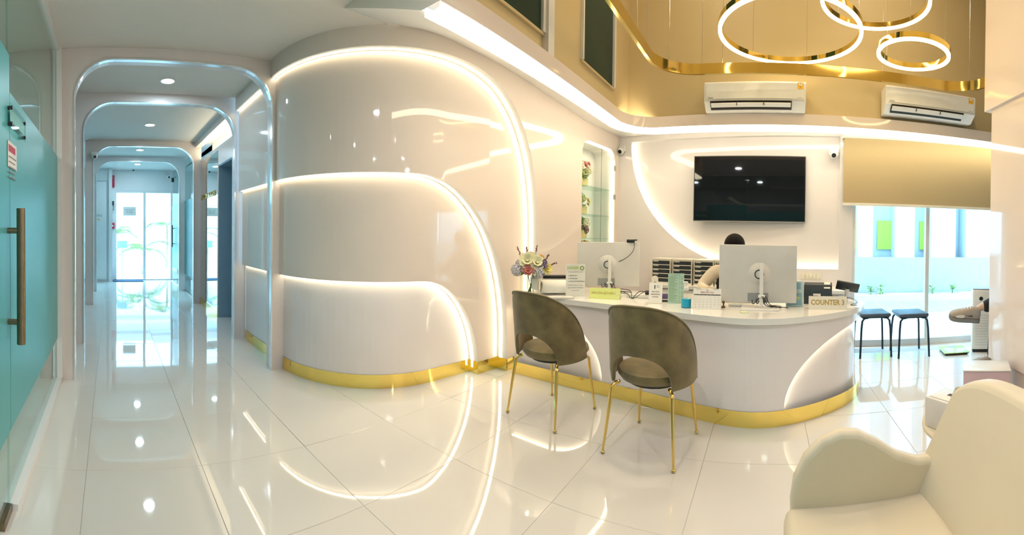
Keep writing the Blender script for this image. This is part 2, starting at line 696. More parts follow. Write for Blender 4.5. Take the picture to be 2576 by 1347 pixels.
def inset(pts, d):
    """move the boundary inwards by d in the (s, z) plane"""
    out = []
    for i, (s, z) in enumerate(pts):
        a = pts[max(0, i - 1)]
        b = pts[min(len(pts) - 1, i + 1)]
        tx, tz = b[0] - a[0], b[1] - a[1]
        l = math.hypot(tx, tz) or 1
        out.append((s + tz / l * d, z - tx / l * d))
    return out


for k in range(3):
    bd = boundary(k)
    rows = []
    for (s, z) in bd:
        p0, p1 = plan(s, KOF(k, s)), plan(s, KOF(k + 1, s))
        rows.append([(p0[0], p0[1], z), (p1[0], p1[1], z)])
    MB().grid(rows).build('cove_return', 'white_paint', curved)
    rows = []
    rows2 = []
    for (s, z), (s2, z2) in zip(bd, inset(bd, 0.004)):
        st = step(s)
        p0, p1 = plan(s2, KOF(k, s) + st * 0.26), plan(s2, KOF(k, s) + st * 0.46)
        rows.append([(p0[0], p0[1], z2), (p1[0], p1[1], z2)])
    MB().grid(rows).build('led_strip', 'led', curved)
# gold skirting on every step
for k in range(3):
    a = S_START if k == 0 else LAY[k - 1]['s0'] + LAY[k - 1]['a']
    b = LAY[k]['s0'] + LAY[k]['a']
    ss = srange(a - (0.004 if k else 0), b, 40)
    if k == 2:
        ss = srange(a - .004, 2.26, 8)
    rows = []
    for s in ss:
        p = plan(s, KOF(k, s) + 0.004)
        rows.append([(p[0], p[1], 0.0), (p[0], p[1], 0.11)])
    MB().grid(rows).build('skirting', 'gold', curved)
for k in range(2):
    b = LAY[k]['s0'] + LAY[k]['a']
    rows = []
    for fr in (-0.02, 0.5, 1.0):
        p = plan(b - 0.005, KOF(k, b) + step(b) * fr + 0.004)
        rows.append([(p[0], p[1], 0.0), (p[0], p[1], 0.11)])
    MB().grid(rows).build('skirting', 'gold', curved)

# ---- display niche in that wall
nich = empty_struct('wall_niche', 'lit display niche with glass shelves')


def NP(s, dep, z):
    p = plan(s, O3 - dep)
    return (p[0], p[1], z)


ND = 0.30
npoly = [(NI0, NIZ0), (NI1, NIZ0)] + [(s, niche_top(s)) for s in srange(NI1, NI0, 30)]
rows = [[NP(s, 0, z), NP(s, ND, z)] for s, z in npoly + npoly[:1]]
MB().grid(rows).build('lining', 'white_gloss', nich)
MB().add([NP(s, ND, z) for s, z in npoly], [tuple(range(len(npoly)))]).build('lining_back', 'white_paint', nich)
rows = []
edge = [(NI1 - 0.012, NIZ0)] + [(s, niche_top(s) - 0.012) for s in srange(NI1 - 0.012, NI0 + .02, 26)]
for s, z in edge:
    rows.append([NP(s, 0.03, z), NP(s, 0.055, z)])
MB().grid(rows).build('led_strip', 'led', nich)
SHZ = [1.16, 1.44, 1.80, 2.30]
SHELF = [1.195, 1.475, 1.80]
for z in SHELF:
    MB().add([NP(NI0 + .01, .05, z), NP(NI1 - .01, .05, z), NP(NI1 - .01, ND - .01, z), NP(NI0 + .01, ND - .01, z),
              NP(NI0 + .01, .05, z + .008), NP(NI1 - .01, .05, z + .008), NP(NI1 - .01, ND - .01, z + .008), NP(NI0 + .01, ND - .01, z + .008)],
             [(0, 1, 2, 3), (4, 5, 6, 7), (0, 1, 5, 4), (1, 2, 6, 5), (2, 3, 7, 6), (3, 0, 4, 7)]).build('shelf', 'glass_green', nich, smooth=False)
sm = NI0 + (NI1 - NI0) * 0.54
for a, b in ((NI0 + .004, sm - .003), (sm + .003, NI1 - .004)):
    pts = [(a, NIZ0 + .005), (b, NIZ0 + .005)] + [(s, niche_top(s) - .006) for s in srange(b, a, 12)]
    gd = MB().add([NP(s, -0.002, z) for s, z in pts], [tuple(range(len(pts)))]).build('door_pane', 'acrylic', nich)
MB().add([NP(sm - .005, -.004, NIZ0), NP(sm + .003, -.004, NIZ0), NP(sm + .003, -.004, NIZ1 - .01), NP(sm - .005, -.004, NIZ1 - .01)], [(0, 1, 2, 3)]).build('pane_edge', 'black_plastic', nich)
for z in (2.08, 1.72):
    for s in (NI1 - .03,):
        pts = [NP(s + a, b, z + c) for a in (0, .035) for b in (-.012, .004) for c in (-.03, .03)]
        MB().add(pts, [(0, 1, 3, 2), (4, 5, 7, 6), (0, 1, 5, 4), (2, 3, 7, 6), (0, 2, 6, 4), (1, 3, 7, 5)]).build('hinge', 'steel', nich, smooth=False)

# ---- back wall, with the lit recess that carries the television
back = empty_struct('wall_back', 'glossy cream back wall with lit curved recess')


def BW(q, dep, z):
    """q along the wall to the image's right, dep out into the room"""
    p = NB * (DB - dep) + TB * q
    return (p.x, p.y, z)


def qz(px, py, dep=0.0):
    p = atN(px, py, NB, DB - dep)
    return p.dot(TB), p.z


Q0 = qz(1545, 500)[0] - 0.25
QA, ZT = qz(1594, 361)
QR, ZB = qz(2108, 677)
QW0 = qz(2143, 600)[0]
QEND = 3.75
AW = qz(1900, 600)[0] - QA


def rec_lo(q):
    if q >= QA + AW:
        return ZB
    u = 1 - (q - QA) / AW
    return ZB + (ZT - 0.02 - ZB) * (1 - math.sqrt(max(0, 1 - u ** 2)))


WT = 2.62
mb, mr = MB(), MB()
qs = [Q0] + [QA + AW * (1 - math.cos(0.5 * PI * i / 36)) for i in range(37)] + [QR, QW0]
DP = 0.07
for a, b in zip(qs[:-1], qs[1:]):
    mid = 0.5 * (a + b)
    if QA < mid < QR:
        la, lb = rec_lo(a), rec_lo(b)
        mb.add([BW(a, DP, 0), BW(b, DP, 0), BW(b, DP, lb), BW(a, DP, la)], [(0, 1, 2, 3)])
        mb.add([BW(a, DP, ZT), BW(b, DP, ZT), BW(b, DP, WT), BW(a, DP, WT)], [(0, 1, 2, 3)])
        mr.add([BW(a, 0, la), BW(b, 0, lb), BW(b, 0, ZT), BW(a, 0, ZT)], [(0, 1, 2, 3)])
    else:
        mb.add([BW(a, DP, 0), BW(b, DP, 0), BW(b, DP, WT), BW(a, DP, WT)], [(0, 1, 2, 3)])
mb.build('panel', 'panel_gloss', back)
mr.build('recess_panel', 'panel_gloss', back)
bd = [(QA, ZT)] + [(q, rec_lo(q)) for q in qs if QA <= q <= QR] + [(QR, ZB), (QR, ZT), (QA, ZT)]
MB().grid([[BW(q, 0, z), BW(q, DP, z)] for q, z in bd]).build('cove_return', 'white_paint', back)
MB().grid([[BW(q + .004, 0.018, z + .004), BW(q + .004, 0.04, z + .004)] for q, z in bd[1:-3]]).build('led_strip', 'led', back)
# wall above the window head and beyond
MB().add([BW(QW0, DP, 2.46), BW(QEND, DP, 2.46), BW(QEND, DP, WT), BW(QW0, DP, WT)], [(0, 1, 2, 3)]).build('panel', 'panel_gloss', back)
MB().add([BW(QW0, DP, 0), BW(QW0, -0.1, 0), BW(QW0, -0.1, 2.5), BW(QW0, DP, 2.5)], [(0, 1, 2, 3)]).build('reveal', 'white_paint', back)

# ---- window wall
win = empty_struct('window_1', 'tall plate glass window with slim white frame')


def bwbox(q0, q1, d0, d1, z0, z1):
    m = MB()
    m.add([BW(q0, d0, z0), BW(q1, d0, z0), BW(q1, d1, z0), BW(q0, d1, z0), BW(q0, d0, z1), BW(q1, d0, z1), BW(q1, d1, z1), BW(q0, d1, z1)],
          [(3, 2, 1, 0), (4, 5, 6, 7), (0, 1, 5, 4), (1, 2, 6, 5), (2, 3, 7, 6), (3, 0, 4, 7)])
    return m


QM = qz(2329, 700)[0]
bwbox(QW0, QEND, -0.04, 0.05, 0.0, 0.075).build('window_sill', 'silver_plastic', win, smooth=False)
bwbox(QW0, QEND, -0.04, 0.05, 2.42, 2.47).build('window_frame', 'white_paint', win, smooth=False)
bwbox(QW0, QW0 + 0.035, -0.04, 0.05, 0.075, 2.42).build('window_frame', 'white_paint', win, smooth=False)
bwbox(QM - 0.022, QM + 0.022, -0.03, 0.05, 0.075, 2.42).build('mullion', 'silver_plastic', win, smooth=False)
bwbox(QW0 + .035, QM - .022, 0.0, 0.008, 0.075, 2.42).build('pane', 'glass', win, smooth=False)
bwbox(QM + .022, QEND, 0.0, 0.008, 0.075, 2.42).build('pane', 'glass', win, smooth=False)

# ---- soffit with cove light around the double-height hall
ZL = 2.42
LIPY = 1.50
lipx = lambda y: 4.34 + 0.03 * (y - 0.3)
lip = [(x, LIPY) for x in srange(1.49, 4.02, 16)]
c0 = Vector((4.02, LIPY, 0))
for i in range(1, 9):
    a = 0.5 * PI * i / 8
    lip.append((4.02 + (lipx(1.18) - 4.02) * math.sin(a), LIPY - 0.32 * (1 - math.cos(a))))
nl = len(lip)
lip += [(lipx(y), y) for y in srange(1.05, -3.6, 16)]


def perp(pts, d):
    out = []
    for i, p in enumerate(pts):
        a, b = pts[max(0, i - 1)], pts[min(len(pts) - 1, i + 1)]
        tx, ty = b[0] - a[0], b[1] - a[1]
        l = math.hypot(tx, ty)
        out.append((p[0] - ty / l * d, p[1] + tx / l * d))
    return out


sof = empty_struct('trim_1', 'cove soffit with continuous light strip under the upper wall')
l0, l1, l2 = perp(lip, 0.0), perp(lip, 0.115), perp(lip, 0.14)
MB().grid([[(a[0], a[1], ZL - .002), (a[0], a[1], ZL - .03), (b[0], b[1], ZL - .045), (b[0], b[1], ZL - .002)] for a, b in zip(perp(lip, 0.004), l1)]).build('light_strip', 'cove', sof)
MB().grid([[(a[0], a[1], ZL), (a[0], a[1], ZL + .012), (b[0], b[1], ZL + .012), (b[0], b[1], ZL)] for a, b in zip(l1, l2)]).build('groove', 'grey_plastic', sof)
# outer edge of the sloping underside: ceiling edge, then the walls
Z_at = lambda x: ZC if x < 2.05 else max(2.50, ZC - (x - 2.05) * 0.125)
outer = []
for i, p in enumerate(lip[:nl]):
    t = i / (nl - 1)
    if p[0] < 1.95:
        outer.append((p[0], 2.42, ZC))
    else:
        # same fraction along the wall
        x = 1.95 + (5.05 - 1.95) * ((i - 3) / (nl - 1 - 3)) if i > 3 else p[0]
        # find s with plan x
        lo_, hi_ = 0.3, SEND
        for _ in range(40):
            md = 0.5 * (lo_ + hi_)
            if plan(md, SOFF3(md))[0] < x:
                lo_ = md
            else:
                hi_ = md
        q = plan(lo_, SOFF3(lo_))
        outer.append((q[0], q[1] + .004, Z_at(q[0])))
for (x, y) in lip[nl:]:
    q = (Vector((x, y, 0))).dot(TB)
    p = BW(q, DP - .004, 0)
    outer.append((p[0], p[1], 2.50))
MB().grid([[(a[0], a[1], ZL), b] for a, b in zip(l2, outer)]).build('underside', 'white_paint', sof)
MB().add([(1.49, LIPY + .14, ZL), (1.49, LIPY, ZL), (1.49, LIPY, ZC - .001), (1.49, 2.42, ZC - .001)], [(0, 1, 2, 3)]).build('end_face', 'soffit_bounce_cancel', sof)
FZ = 2.535
MB().grid([[(a[0], a[1], ZL), (a[0], a[1], FZ), (b[0], b[1], FZ)] for a, b in zip(l0, perp(lip, 0.06))]).build('fascia', 'wall_gloss', sof)

# unseen slabs added over the soffit to block leaking sky light
struct(MB().box(1.495, 5.5, 1.57, 4.3, ZC + .125, ZC + .2).build('sky_block_left', 'ceiling_paint', smooth=False), 'added light-blocking slab above the curved wall soffit')
struct(MB().box(4.47, 5.5, -3.9, 1.57, WT + .02, WT + .1).build('sky_block_back', 'ceiling_paint', smooth=False), 'added light-blocking slab above the back wall soffit')
MB().add([(1.49, 2.42, ZC + .003), (2.6, 2.42, ZC + .003), (2.6, 3.6, ZC + .003), (1.49, 3.6, ZC + .003)], [(0, 1, 2, 3)]).build('ceiling_infill', 'ceiling_paint', sof, smooth=False)

# ---- upper walls of the hall
ZH = 4.7
UY = LIPY + 0.06
up = struct(MB().add([(1.40, UY, FZ - .02), (4.44, UY, FZ - .02), (4.44, UY, ZH), (1.40, UY, ZH)], [(0, 1, 2, 3)]).build('wall_upper_left', 'upper_paint', smooth=False), 'beige upper wall with dark interior windows')
ux = lambda y: lipx(y) + 0.06
struct(MB().add([(ux(UY), UY, FZ - .02), (ux(-3.7), -3.7, FZ - .02), (ux(-3.7), -3.7, ZH), (ux(UY), UY, ZH)], [(0, 1, 2, 3)]).build('wall_upper_back', 'upper_paint', smooth=False), 'beige upper wall carrying the air conditioners')
struct(MB().box(1.37, 1.49, -5.6, LIPY + .1, ZC + .121, ZH).build('wall_upper_lobby', 'upper_paint', smooth=False), 'upper wall above the low ceiling edge')
struct(MB().box(1.3, 5.0, -3.9, 1.7, ZH, ZH + .08).build('ceiling_high', 'upper_paint', smooth=False), 'high ceiling of the double height hall')
# pilaster strip and dark windows on the upper left wall
for n, (xa, xb, ya) in enumerate(((1195, 1358, 80), (1462, 1538, 220))):
    w = empty_struct('window_%d' % (n + 2), 'dark interior window high in the beige wall')
    pa, pb = atY(xa, 155 if n else 0, UY), atY(xb, ya, UY)
    zb = pb.z
    MB().box(pa.x, pb.x, UY - .008, UY + .01, zb, 4.4).build('pane', 'dark_glass', w, smooth=False)
    for (a, b) in ((pa.x - .025, pa.x), (pb.x, pb.x + .045)):
        MB().box(a, b, UY - .03, UY + .01, zb - .0, 4.4).build('window_frame', 'silver_plastic', w, smooth=False)
    MB().box(pa.x - .025, pb.x + .045, UY - .02, UY + .01, zb - .02, zb).build('window_frame', 'upper_paint', w, smooth=False)
px0, px1 = atY(1364, 150, UY), atY(1379, 150, UY)
struct(MB().box(px0.x, px1.x, UY - .05, UY + .02, FZ - .02, 4.6).build('trim_2', 'silver_plastic', smooth=False), 'slim vertical pilaster strip on the upper wall')

# ---- corridor archways
ARX0, ARX1, ARZ, ARR = -0.31, 1.405, 2.665, 0.33
FRY = [3.46, 4.60, 7.00, 8.53]
for n, y in enumerate(FRY):
    fr = empty_struct('trim_%d' % (n + 3), ['first', 'second', 'third', 'fourth'][n] + ' rounded archway panel of the corridor from the lobby')
    inner = [(ARX1, 0.0)] + [(ARX1 - ARR + ARR * math.cos(0.5 * PI * i / 12), ARZ - ARR + ARR * math.sin(0.5 * PI * i / 12)) for i in range(13)] + \
            [(ARX0 + ARR + ARR * math.cos(0.5 * PI + 0.5 * PI * i / 12), ARZ - ARR + ARR * math.sin(0.5 * PI + 0.5 * PI * i / 12)) for i in range(13)] + [(ARX0, 0.0)]
    x0, x1 = -0.435, (1.53 if n else 1.525)
    ztop = ZC - .001

    def hit(cx, a):
        ca, sa = math.cos(a), math.sin(a)
        ts = []
        if abs(ca) > 1e-6:
            ts.append(((x1 if ca > 0 else x0) - cx) / ca)
        if sa > 1e-6:
            ts.append((ztop - (ARZ - ARR)) / sa)
        tt = min(t_ for t_ in ts if t_ > 0)
        return (cx + ca * tt, ARZ - ARR + sa * tt)
    outerp = [(x1, 0.0)] + [hit(ARX1 - ARR, 0.5 * PI * i / 12) for i in range(13)] + [hit(ARX0 + ARR, 0.5 * PI + 0.5 * PI * i / 12) for i in range(13)] + [(x0, 0.0)]
    d = 0.13
    mb = MB()
    for yy in (y, y + d):
        mb.grid([[(a[0], yy, a[1]), (b[0], yy, b[1])] for a, b in zip(inner, outerp)])
    for yy in (y, y + d):
        for (cx, xx, a0) in ((ARX1 - ARR, x1, 0.0), (ARX0 + ARR, x0, 0.5 * PI)):
            hs_ = [hit(cx, a0 + 0.5 * PI * i / 12) for i in range(13)]
            for h0, h1 in zip(hs_[:-1], hs_[1:]):
                if abs(h0[0] - h1[0]) > 1e-5 and abs(h0[1] - h1[1]) > 1e-5:
                    mb.add([(h0[0], yy, h0[1]), (xx, yy, ztop), (h1[0], yy, h1[1])], [(0, 1, 2)])
    mb.grid([[(a[0], y, a[1]), (a[0], y + d, a[1])] for a in inner])
    mb.build('archway_panel', 'frame_paint', fr, smooth=False)
    ins = inset([(a[0], a[1]) for a in inner], -0.012)
    ins[0] = (ARX1 - .012, 0.0)
    ins[-1] = (ARX0 + .012, 0.0)
    mb = MB()
    ya, yb = y - 0.012, y + 0.035
    rows = [[(a[0], ya, a[1]), (b[0], ya, b[1]), (b[0], yb, b[1]), (a[0], yb, a[1]), (a[0], ya, a[1])] for a, b in zip(inner, ins)]
    mb.grid(rows)
    mb.build('edge_trim', 'chrome', fr, smooth=False)

# ---- corridor right wall
cr = empty_struct('wall_right', 'corridor right wall with mirror panel, recess and glass doors')
CWX = 1.52
MB().box(CWX, CWX + .3, 5.80, 7.0, 0.0, 2.42).build('panel', 'frame_paint', cr, smooth=False)
MB().box(CWX, CWX + .3, 4.55, 4.85, 0.0, 2.42).build('panel', 'frame_paint', cr, smooth=False)
MB().box(CWX, CWX + .3, 4.85, 5.80, 2.19, 2.42).build('panel', 'frame_paint', cr, smooth=False)
MB().box(CWX + 1.0, CWX + 1.05, 4.4, 6.0, 0.0, 2.5).build('recess_back', 'reveal_sky_tint', cr, smooth=False)
MB().box(CWX + .004, CWX + 1.0, 5.795, 5.7995, 0.0, 2.189).build('recess_jamb', 'reveal_sky_tint', cr, smooth=False)
MB().box(CWX + .004, CWX + 1.0, 4.851, 5.795, 2.17, 2.189).build('recess_head', 'reveal_sky_tint', cr, smooth=False)
MB().box(CWX + .3, CWX + 1.0, 4.80, 4.85, 0.0, 2.5).build('recess_side', 'reveal_sky_tint', cr, smooth=False)
MB().box(CWX + .3, CWX + 1.05, 4.80, 5.81, 2.19, 2.25).build('recess_lid', 'reveal_sky_tint', cr, smooth=False)
MB().box(CWX + .235, 3.2, 4.0, 10.7, ZC, ZC + .1).build('room_ceiling', 'white_paint', cr, smooth=False)
MB().box(CWX - .006, CWX, 5.82, 6.97, 0.11, 2.40).build('mirror_panel', 'mirror', cr, smooth=False)
MB().box(CWX - .012, CWX, 5.80, 7.0, 0.0, 0.11).build('skirting', 'gold', cr, smooth=False)
MB().box(CWX, CWX + .3, 4.5, 7.0, 2.42, 2.46).build('cove_ledge', 'white_paint', cr, smooth=False)
MB().box(CWX + .2, CWX + .3, 4.55, 7.0, 2.46, ZC).build('cove_back', 'white_paint', cr, smooth=False)
MB().box(CWX + .06, CWX + .12, 4.75, 6.98, 2.462, 2.475).build('led_strip', 'led', cr, smooth=False)
MB().box(CWX - .10, CWX, 4.75, 6.98, 2.66, ZC).build('cove_drop', 'frame_paint', cr, smooth=False)
text('X-RAY ROOM', 0.115, 'gold_dark', cr, (CWX - .012, 6.42, 1.80), rot=(PI / 2, 0, -PI / 2), extrude=0.006, width=0.95, name='lettering')
for (ya, yb) in ((7.13, 8.53), (8.66, 10.30)):
    MB().box(CWX, CWX + .012, ya, yb, 0.02, 2.70).build('glass_pane', 'glass_green', cr, smooth=False)
    MB().box(CWX - .005, CWX - .001, ya, yb, 0.35, 1.86).build('frosted_film', 'film', cr, smooth=False)
    MB().box(CWX + 1.2, CWX + 1.25, ya, yb, 0.0, 2.75).build('room_wall', 'white_paint', cr, smooth=False)
    MB().box(CWX - .02, CWX + .03, ya, yb, 0, 0.02).build('rail', 'steel', cr, smooth=False)
for yh_ in (9.92,):
    b = MB().tube([(CWX - .06, yh_, 0.85), (CWX - .06, yh_, 1.38)], 0.014, 10).build('door_handle', 'black_plastic', cr)
    for z in (0.93, 1.30):
        MB().tube([(CWX - .06, yh_, z), (CWX, yh_, z)], 0.009, 8).build('bracket', 'black_plastic', b)
MB().box(CWX - .03, CWX + .02, 10.2, 10.3, 2.45, 2.55).build('patch_fitting', 'black_plastic', cr, smooth=False)

# ---- left side: glass door and partition of the lobby, then the corridor
GX = -0.455
lw = empty_struct('wall_glass', 'fixed clear glass partition with teal frosted film beside the door')
DEY = 1.79
MB().box(GX - .006, GX + .006, DEY + .004, 3.42, 0.03, ZC).build('glass_pane', 'glass_green', lw, smooth=False)
MB().box(GX + .0065, GX + .012, DEY + .004, 3.42, 0.36, 1.86).build('frosted_film', 'film', lw, smooth=False)
MB().box(GX - .02, GX + .045, DEY, 3.45, 0.0, 0.03).build('floor_rail', 'white_paint', lw, smooth=False)
MB().box(GX - .02, GX + .05, 3.42, 3.459, 0.03, ZC).build('end_post', 'white_paint', lw, smooth=False)
MB().box(GX - .02, GX + .03, -3.0, 3.42, ZC - .03, ZC).build('head_rail', 'white_paint', lw, smooth=False)
MB().box(GX - .006, GX + .006, -3.0, DEY - 1.0, 0.0, ZC - .03).build('glass_pane', 'glass_green', lw, smooth=False)
MB().box(GX + .0065, GX + .012, -3.0, DEY - 1.0, 0.36, 1.86).build('frosted_film', 'film', lw, smooth=False)
dr = empty_struct('door_1', 'frosted teal glass swing door with long bronze pull handle')
MB().box(GX - .006, GX + .006, DEY - .995, DEY - .003, 0.008, ZC - .032).build('glass_pane', 'glass_green', dr, smooth=False)
MB().box(GX + .0065, GX + .012, DEY - .995, DEY - .003, 0.36, 2.02).build('frosted_film', 'film', dr, smooth=False)
MB().rbox(GX - .02, GX + .02, DEY - .14, DEY - .002, 0.001, 0.035, r=.003).build('patch_fitting', 'bronze', dr)
hp0 = atX(44, 536, -0.385)
hp1 = atX(62, 838, -0.385)
HY = 0.5 * (hp0.y + hp1.y)
HY = min(HY, DEY - .04)
hd = MB().tube([(-0.385, HY, 0.76), (-0.385, HY, 1.345)], 0.019, 16).build('pull_handle', 'bronze', dr)
for z in (0.855, 1.25):
    MB().tube([(-0.385, HY, z), (GX + .006, HY, z)], 0.013, 10).build('bracket', 'bronze', hd)

cl_ = empty_struct('wall_corridor', 'left corridor wall with glass doors between the archways')
for (ya, yb) in ((3.59, 4.60), (4.73, 7.0), (7.13, 8.53), (8.66, 10.2)):
    MB().box(-0.50, -0.49, ya, yb, 0.0, ZC).build('glass_pane', 'glass_green', cl_, smooth=False)
    MB().box(-0.488, -0.484, ya, yb, 0.36, 1.86).build('frosted_film', 'film', cl_, smooth=False)
h = MB().tube([(-.435, 6.1, .75), (-.435, 6.1, 1.35)], .016, 10).build('pull_handle', 'bronze', cl_)
for z in (.85, 1.25):
    MB().tube([(-.435, 6.1, z), (-.49, 6.1, z)], .01, 8).build('bracket', 'bronze', h)
# room seen through the partition
struct(MB().box(-3.3, -3.2, -5.6, 10.7, 0, ZC).build('wall_room', 'white_paint', smooth=False), 'pale wall of the room behind the teal glass')
struct(MB().box(-3.2, -0.5, 3.46, 3.58, 0, ZC - .001).build('wall_partition', 'wall_paint', smooth=False), 'cross wall of the room behind the teal glass')

# ---- corridor end wall with the sliding glass door
EYW = 10.45
ew = empty_struct('wall_end', 'white end wall of the corridor')
dx0, dx1, dz1 = 0.07, 1.56, 2.24
MB().box(-0.9, dx0, EYW, EYW + .12, 0, ZC).build('panel', 'white_paint', ew, smooth=False)
MB().box(dx0, dx1, EYW, EYW + .12, dz1, ZC).build('panel', 'white_paint', ew, smooth=False)
MB().box(dx1, 3.0, EYW, EYW + .12, 0, ZC).build('panel', 'white_paint', ew, smooth=False)
MB().box(-0.06, 0.02, 10.15, EYW, 0, ZC).build('pilaster', 'white_paint', ew, smooth=False)
MB().box(-0.9, -0.06, 10.2, 10.25, 0, ZC).build('panel', 'white_paint', ew, smooth=False)
d2 = empty_struct('door_2', 'white framed sliding glass door to the garden')
mx = 0.5 * (dx0 + dx1) + .02
for (a, b, z0, z1) in ((dx0, dx1, dz1 - .05, dz1), (dx0, dx0 + .06, 0.02, dz1 - .05), (dx1 - .06, dx1, 0.02, dz1 - .05), (mx - .03, mx + .03, 0.02, dz1 - .05)):
    MB().box(a, b, EYW + .01, EYW + .07, z0, z1).build('door_frame', 'white_paint', d2, smooth=False)
MB().box(dx0, dx1, EYW + .01, EYW + .09, 0.0, 0.02).build('door_track', 'steel', d2, smooth=False)
for (a, b) in ((dx0 + .06, mx - .03), (mx + .03, dx1 - .06)):
    MB().box(a, b, EYW + .035, EYW + .043, 0.02, dz1 - .05).build('pane', 'glass', d2, smooth=False)
MB().box(0.30, 0.62, EYW + .030, EYW + .0345, 1.62, 1.84).build('paper_notice', 'paper', d2, smooth=False)
text('DO NOT\nENTER', 0.055, 'ink_grey', d2, (0.46, EYW + .0295, 1.73))
d3 = empty_struct('door_3', 'white flush toilet door with grey lettering')
MB().box(-0.44, -0.10, 10.17, 10.2, 0.05, 2.45).build('door_leaf', 'white_paint', d3, smooth=False)
for (a, b, z0, z1) in ((-0.112, -0.10, .05, 2.45), (-0.44, -0.10, 2.44, 2.452)):
    MB().box(a, b, 10.165, 10.1705, z0, z1).build('shadow_gap', 'reveal_sky_tint', d3, smooth=False)
text('Toilets', 0.10, 'ink_grey', d3, (-0.36, 10.168, 1.62))
MB().box(-0.43, -0.28, 10.166, 10.1695, 1.50, 1.525).build('underline', 'orange_card', d3, smooth=False)

# ---- right-hand partition that closes the waiting area
PY = -2.03
rp = empty_struct('wall_waiting', 'glossy cream partition wall with raised panel at the right')
MB().box(1.2, 3.40, PY - .12, PY - .015, 0.0, 2.5).build('wall_core', 'wall_gloss', rp, smooth=False)
MB().box(1.2, 3.43, PY - .015, PY, 0.14, 2.5).build('panel', 'wall_gloss', rp, smooth=False)
MB().box(1.0, 3.52, PY - .7, PY + .03, 2.5, ZH).build('bulkhead', 'wall_gloss', rp, smooth=False)
struct(MB().box(1.2, 1.3, -5.6, PY - .12, 0, ZH).build('wall_lobby_side', 'wall_paint', smooth=False), 'lobby side wall out of view')
struct(MB().box(-3.3, 1.3, -5.7, -5.6, 0, ZH).build('wall_lobby_front', 'wall_paint', smooth=False), 'lobby front wall out of view')
struct(MB().box(1.3, 5.4, -3.9, -3.8, 0, ZH).build('wall_alcove', 'wall_paint', smooth=False), 'far side wall of the waiting alcove')
struct(MB().box(3.52, 5.2, -3.8, PY - .72, 2.52, 2.56).build('ceiling_alcove', 'ceiling_paint', smooth=False), 'low ceiling of the waiting alcove')

# ================================================================== LAMPS
def downlight(x, y, z, label, group, power=DOWN_POWER, col=(1.0, 0.93, 0.97), r=0.065):
    t = thing('downlight', label, 'ceiling light', (x, y, z), 0, group)
    MB().lathe([(r + .018, 0.0), (r + .018, -.006), (r, -.008), (r, 0.0)], 24, cap=False).build('trim_ring', 'white_paint', t)
    MB().lathe([(0.002, -.003), (r, -.003)], 24, cap=False).build('lens', 'lamp', t)
    ld = bpy.data.lights.new('downlight_lamp', 'AREA')
    ld.shape = 'DISK'
    ld.size = r * 2
    ld.energy = power
    ld.color = col
    lo = bpy.data.objects.new('downlight_lamp', ld)
    COL.objects.link(lo)
    lo.parent = t
    lo.location = (0, 0, -.012)
    return t


for (p, lab) in (((422, 203), 'recessed round downlight between the first and second corridor archways'),
                 ((377, 314), 'recessed round downlight between the second and third corridor archways'),
                 ((352, 377), 'recessed round downlight between the third and fourth corridor archways')):
    q = G(p[0], p[1], ZC)
    downlight(q.x, q.y, ZC, lab, 'corridor downlights', power=DOWN_POWER * .7, col=(0.60, 0.84, 1.0))
downlight(0.6, 9.5, ZC, 'recessed round downlight beyond the last corridor archway', 'corridor downlights', power=DOWN_POWER * .7, col=(0.60, 0.84, 1.0))
for i, (x, y) in enumerate(((0.5, 0.9), (0.5, -0.9), (0.5, -2.7), (0.5, -4.4))):
    downlight(x, y, ZC, 'recessed round downlight in the lobby ceiling', 'lobby downlights')
for (x, y) in ((-1.8, 0.6), (-1.8, 2.4), (-1.8, -1.6)):
    downlight(x, y, ZC, 'recessed round downlight in the room behind the teal glass', 'downlights behind the teal glass', power=DOWN_POWER * 1.0)
for (x, y) in ((2.2, 0.6), (3.4, 0.6), (2.2, -1.1), (3.4, -1.1)):  # unseen lamps added to light the hall warmly
    downlight(x, y, ZH, 'added unseen round downlight in the high hall ceiling', 'added high hall downlights', power=DOWN_POWER * 0.9, col=(1.0, 0.80, 0.48), r=.08)
downlight(4.3, -3.1, 2.52, 'recessed round downlight in the waiting alcove', 'alcove downlights', power=DOWN_POWER)

# ================================================================== RECEPTION COUNTER
CT = [(3.12, 2.14), (3.09, 1.70), (3.045, 1.27), (2.975, 0.88), (2.865, 0.50), (2.785, 0.22), (2.772, 0.03), (2.83, -0.17), (2.954, -0.39), (3.112, -0.58), (3.29, -0.70), (3.45, -0.75)]


def spline(pts, n=8):
    out = []
    P = [Vector((p[0], p[1], 0)) for p in pts]
    for i in range(len(P) - 1):
        p0, p1, p2, p3 = P[max(0, i - 1)], P[i], P[i + 1], P[min(len(P) - 1, i + 2)]
        for k in range(n):
            t = k / n
            out.append(0.5 * ((2 * p1) + (p2 - p0) * t + (2 * p0 - 5 * p1 + 4 * p2 - p3) * t * t + (3 * p1 - p0 - 3 * p2 + p3) * t ** 3))
    out.append(P[-1])
    return [(p.x, p.y) for p in out]


CTP = spline(CT, 10)
clen = [0]
for a, b in zip(CTP[:-1], CTP[1:]):
    clen.append(clen[-1] + math.hypot(b[0] - a[0], b[1] - a[1]))
CL = clen[-1]


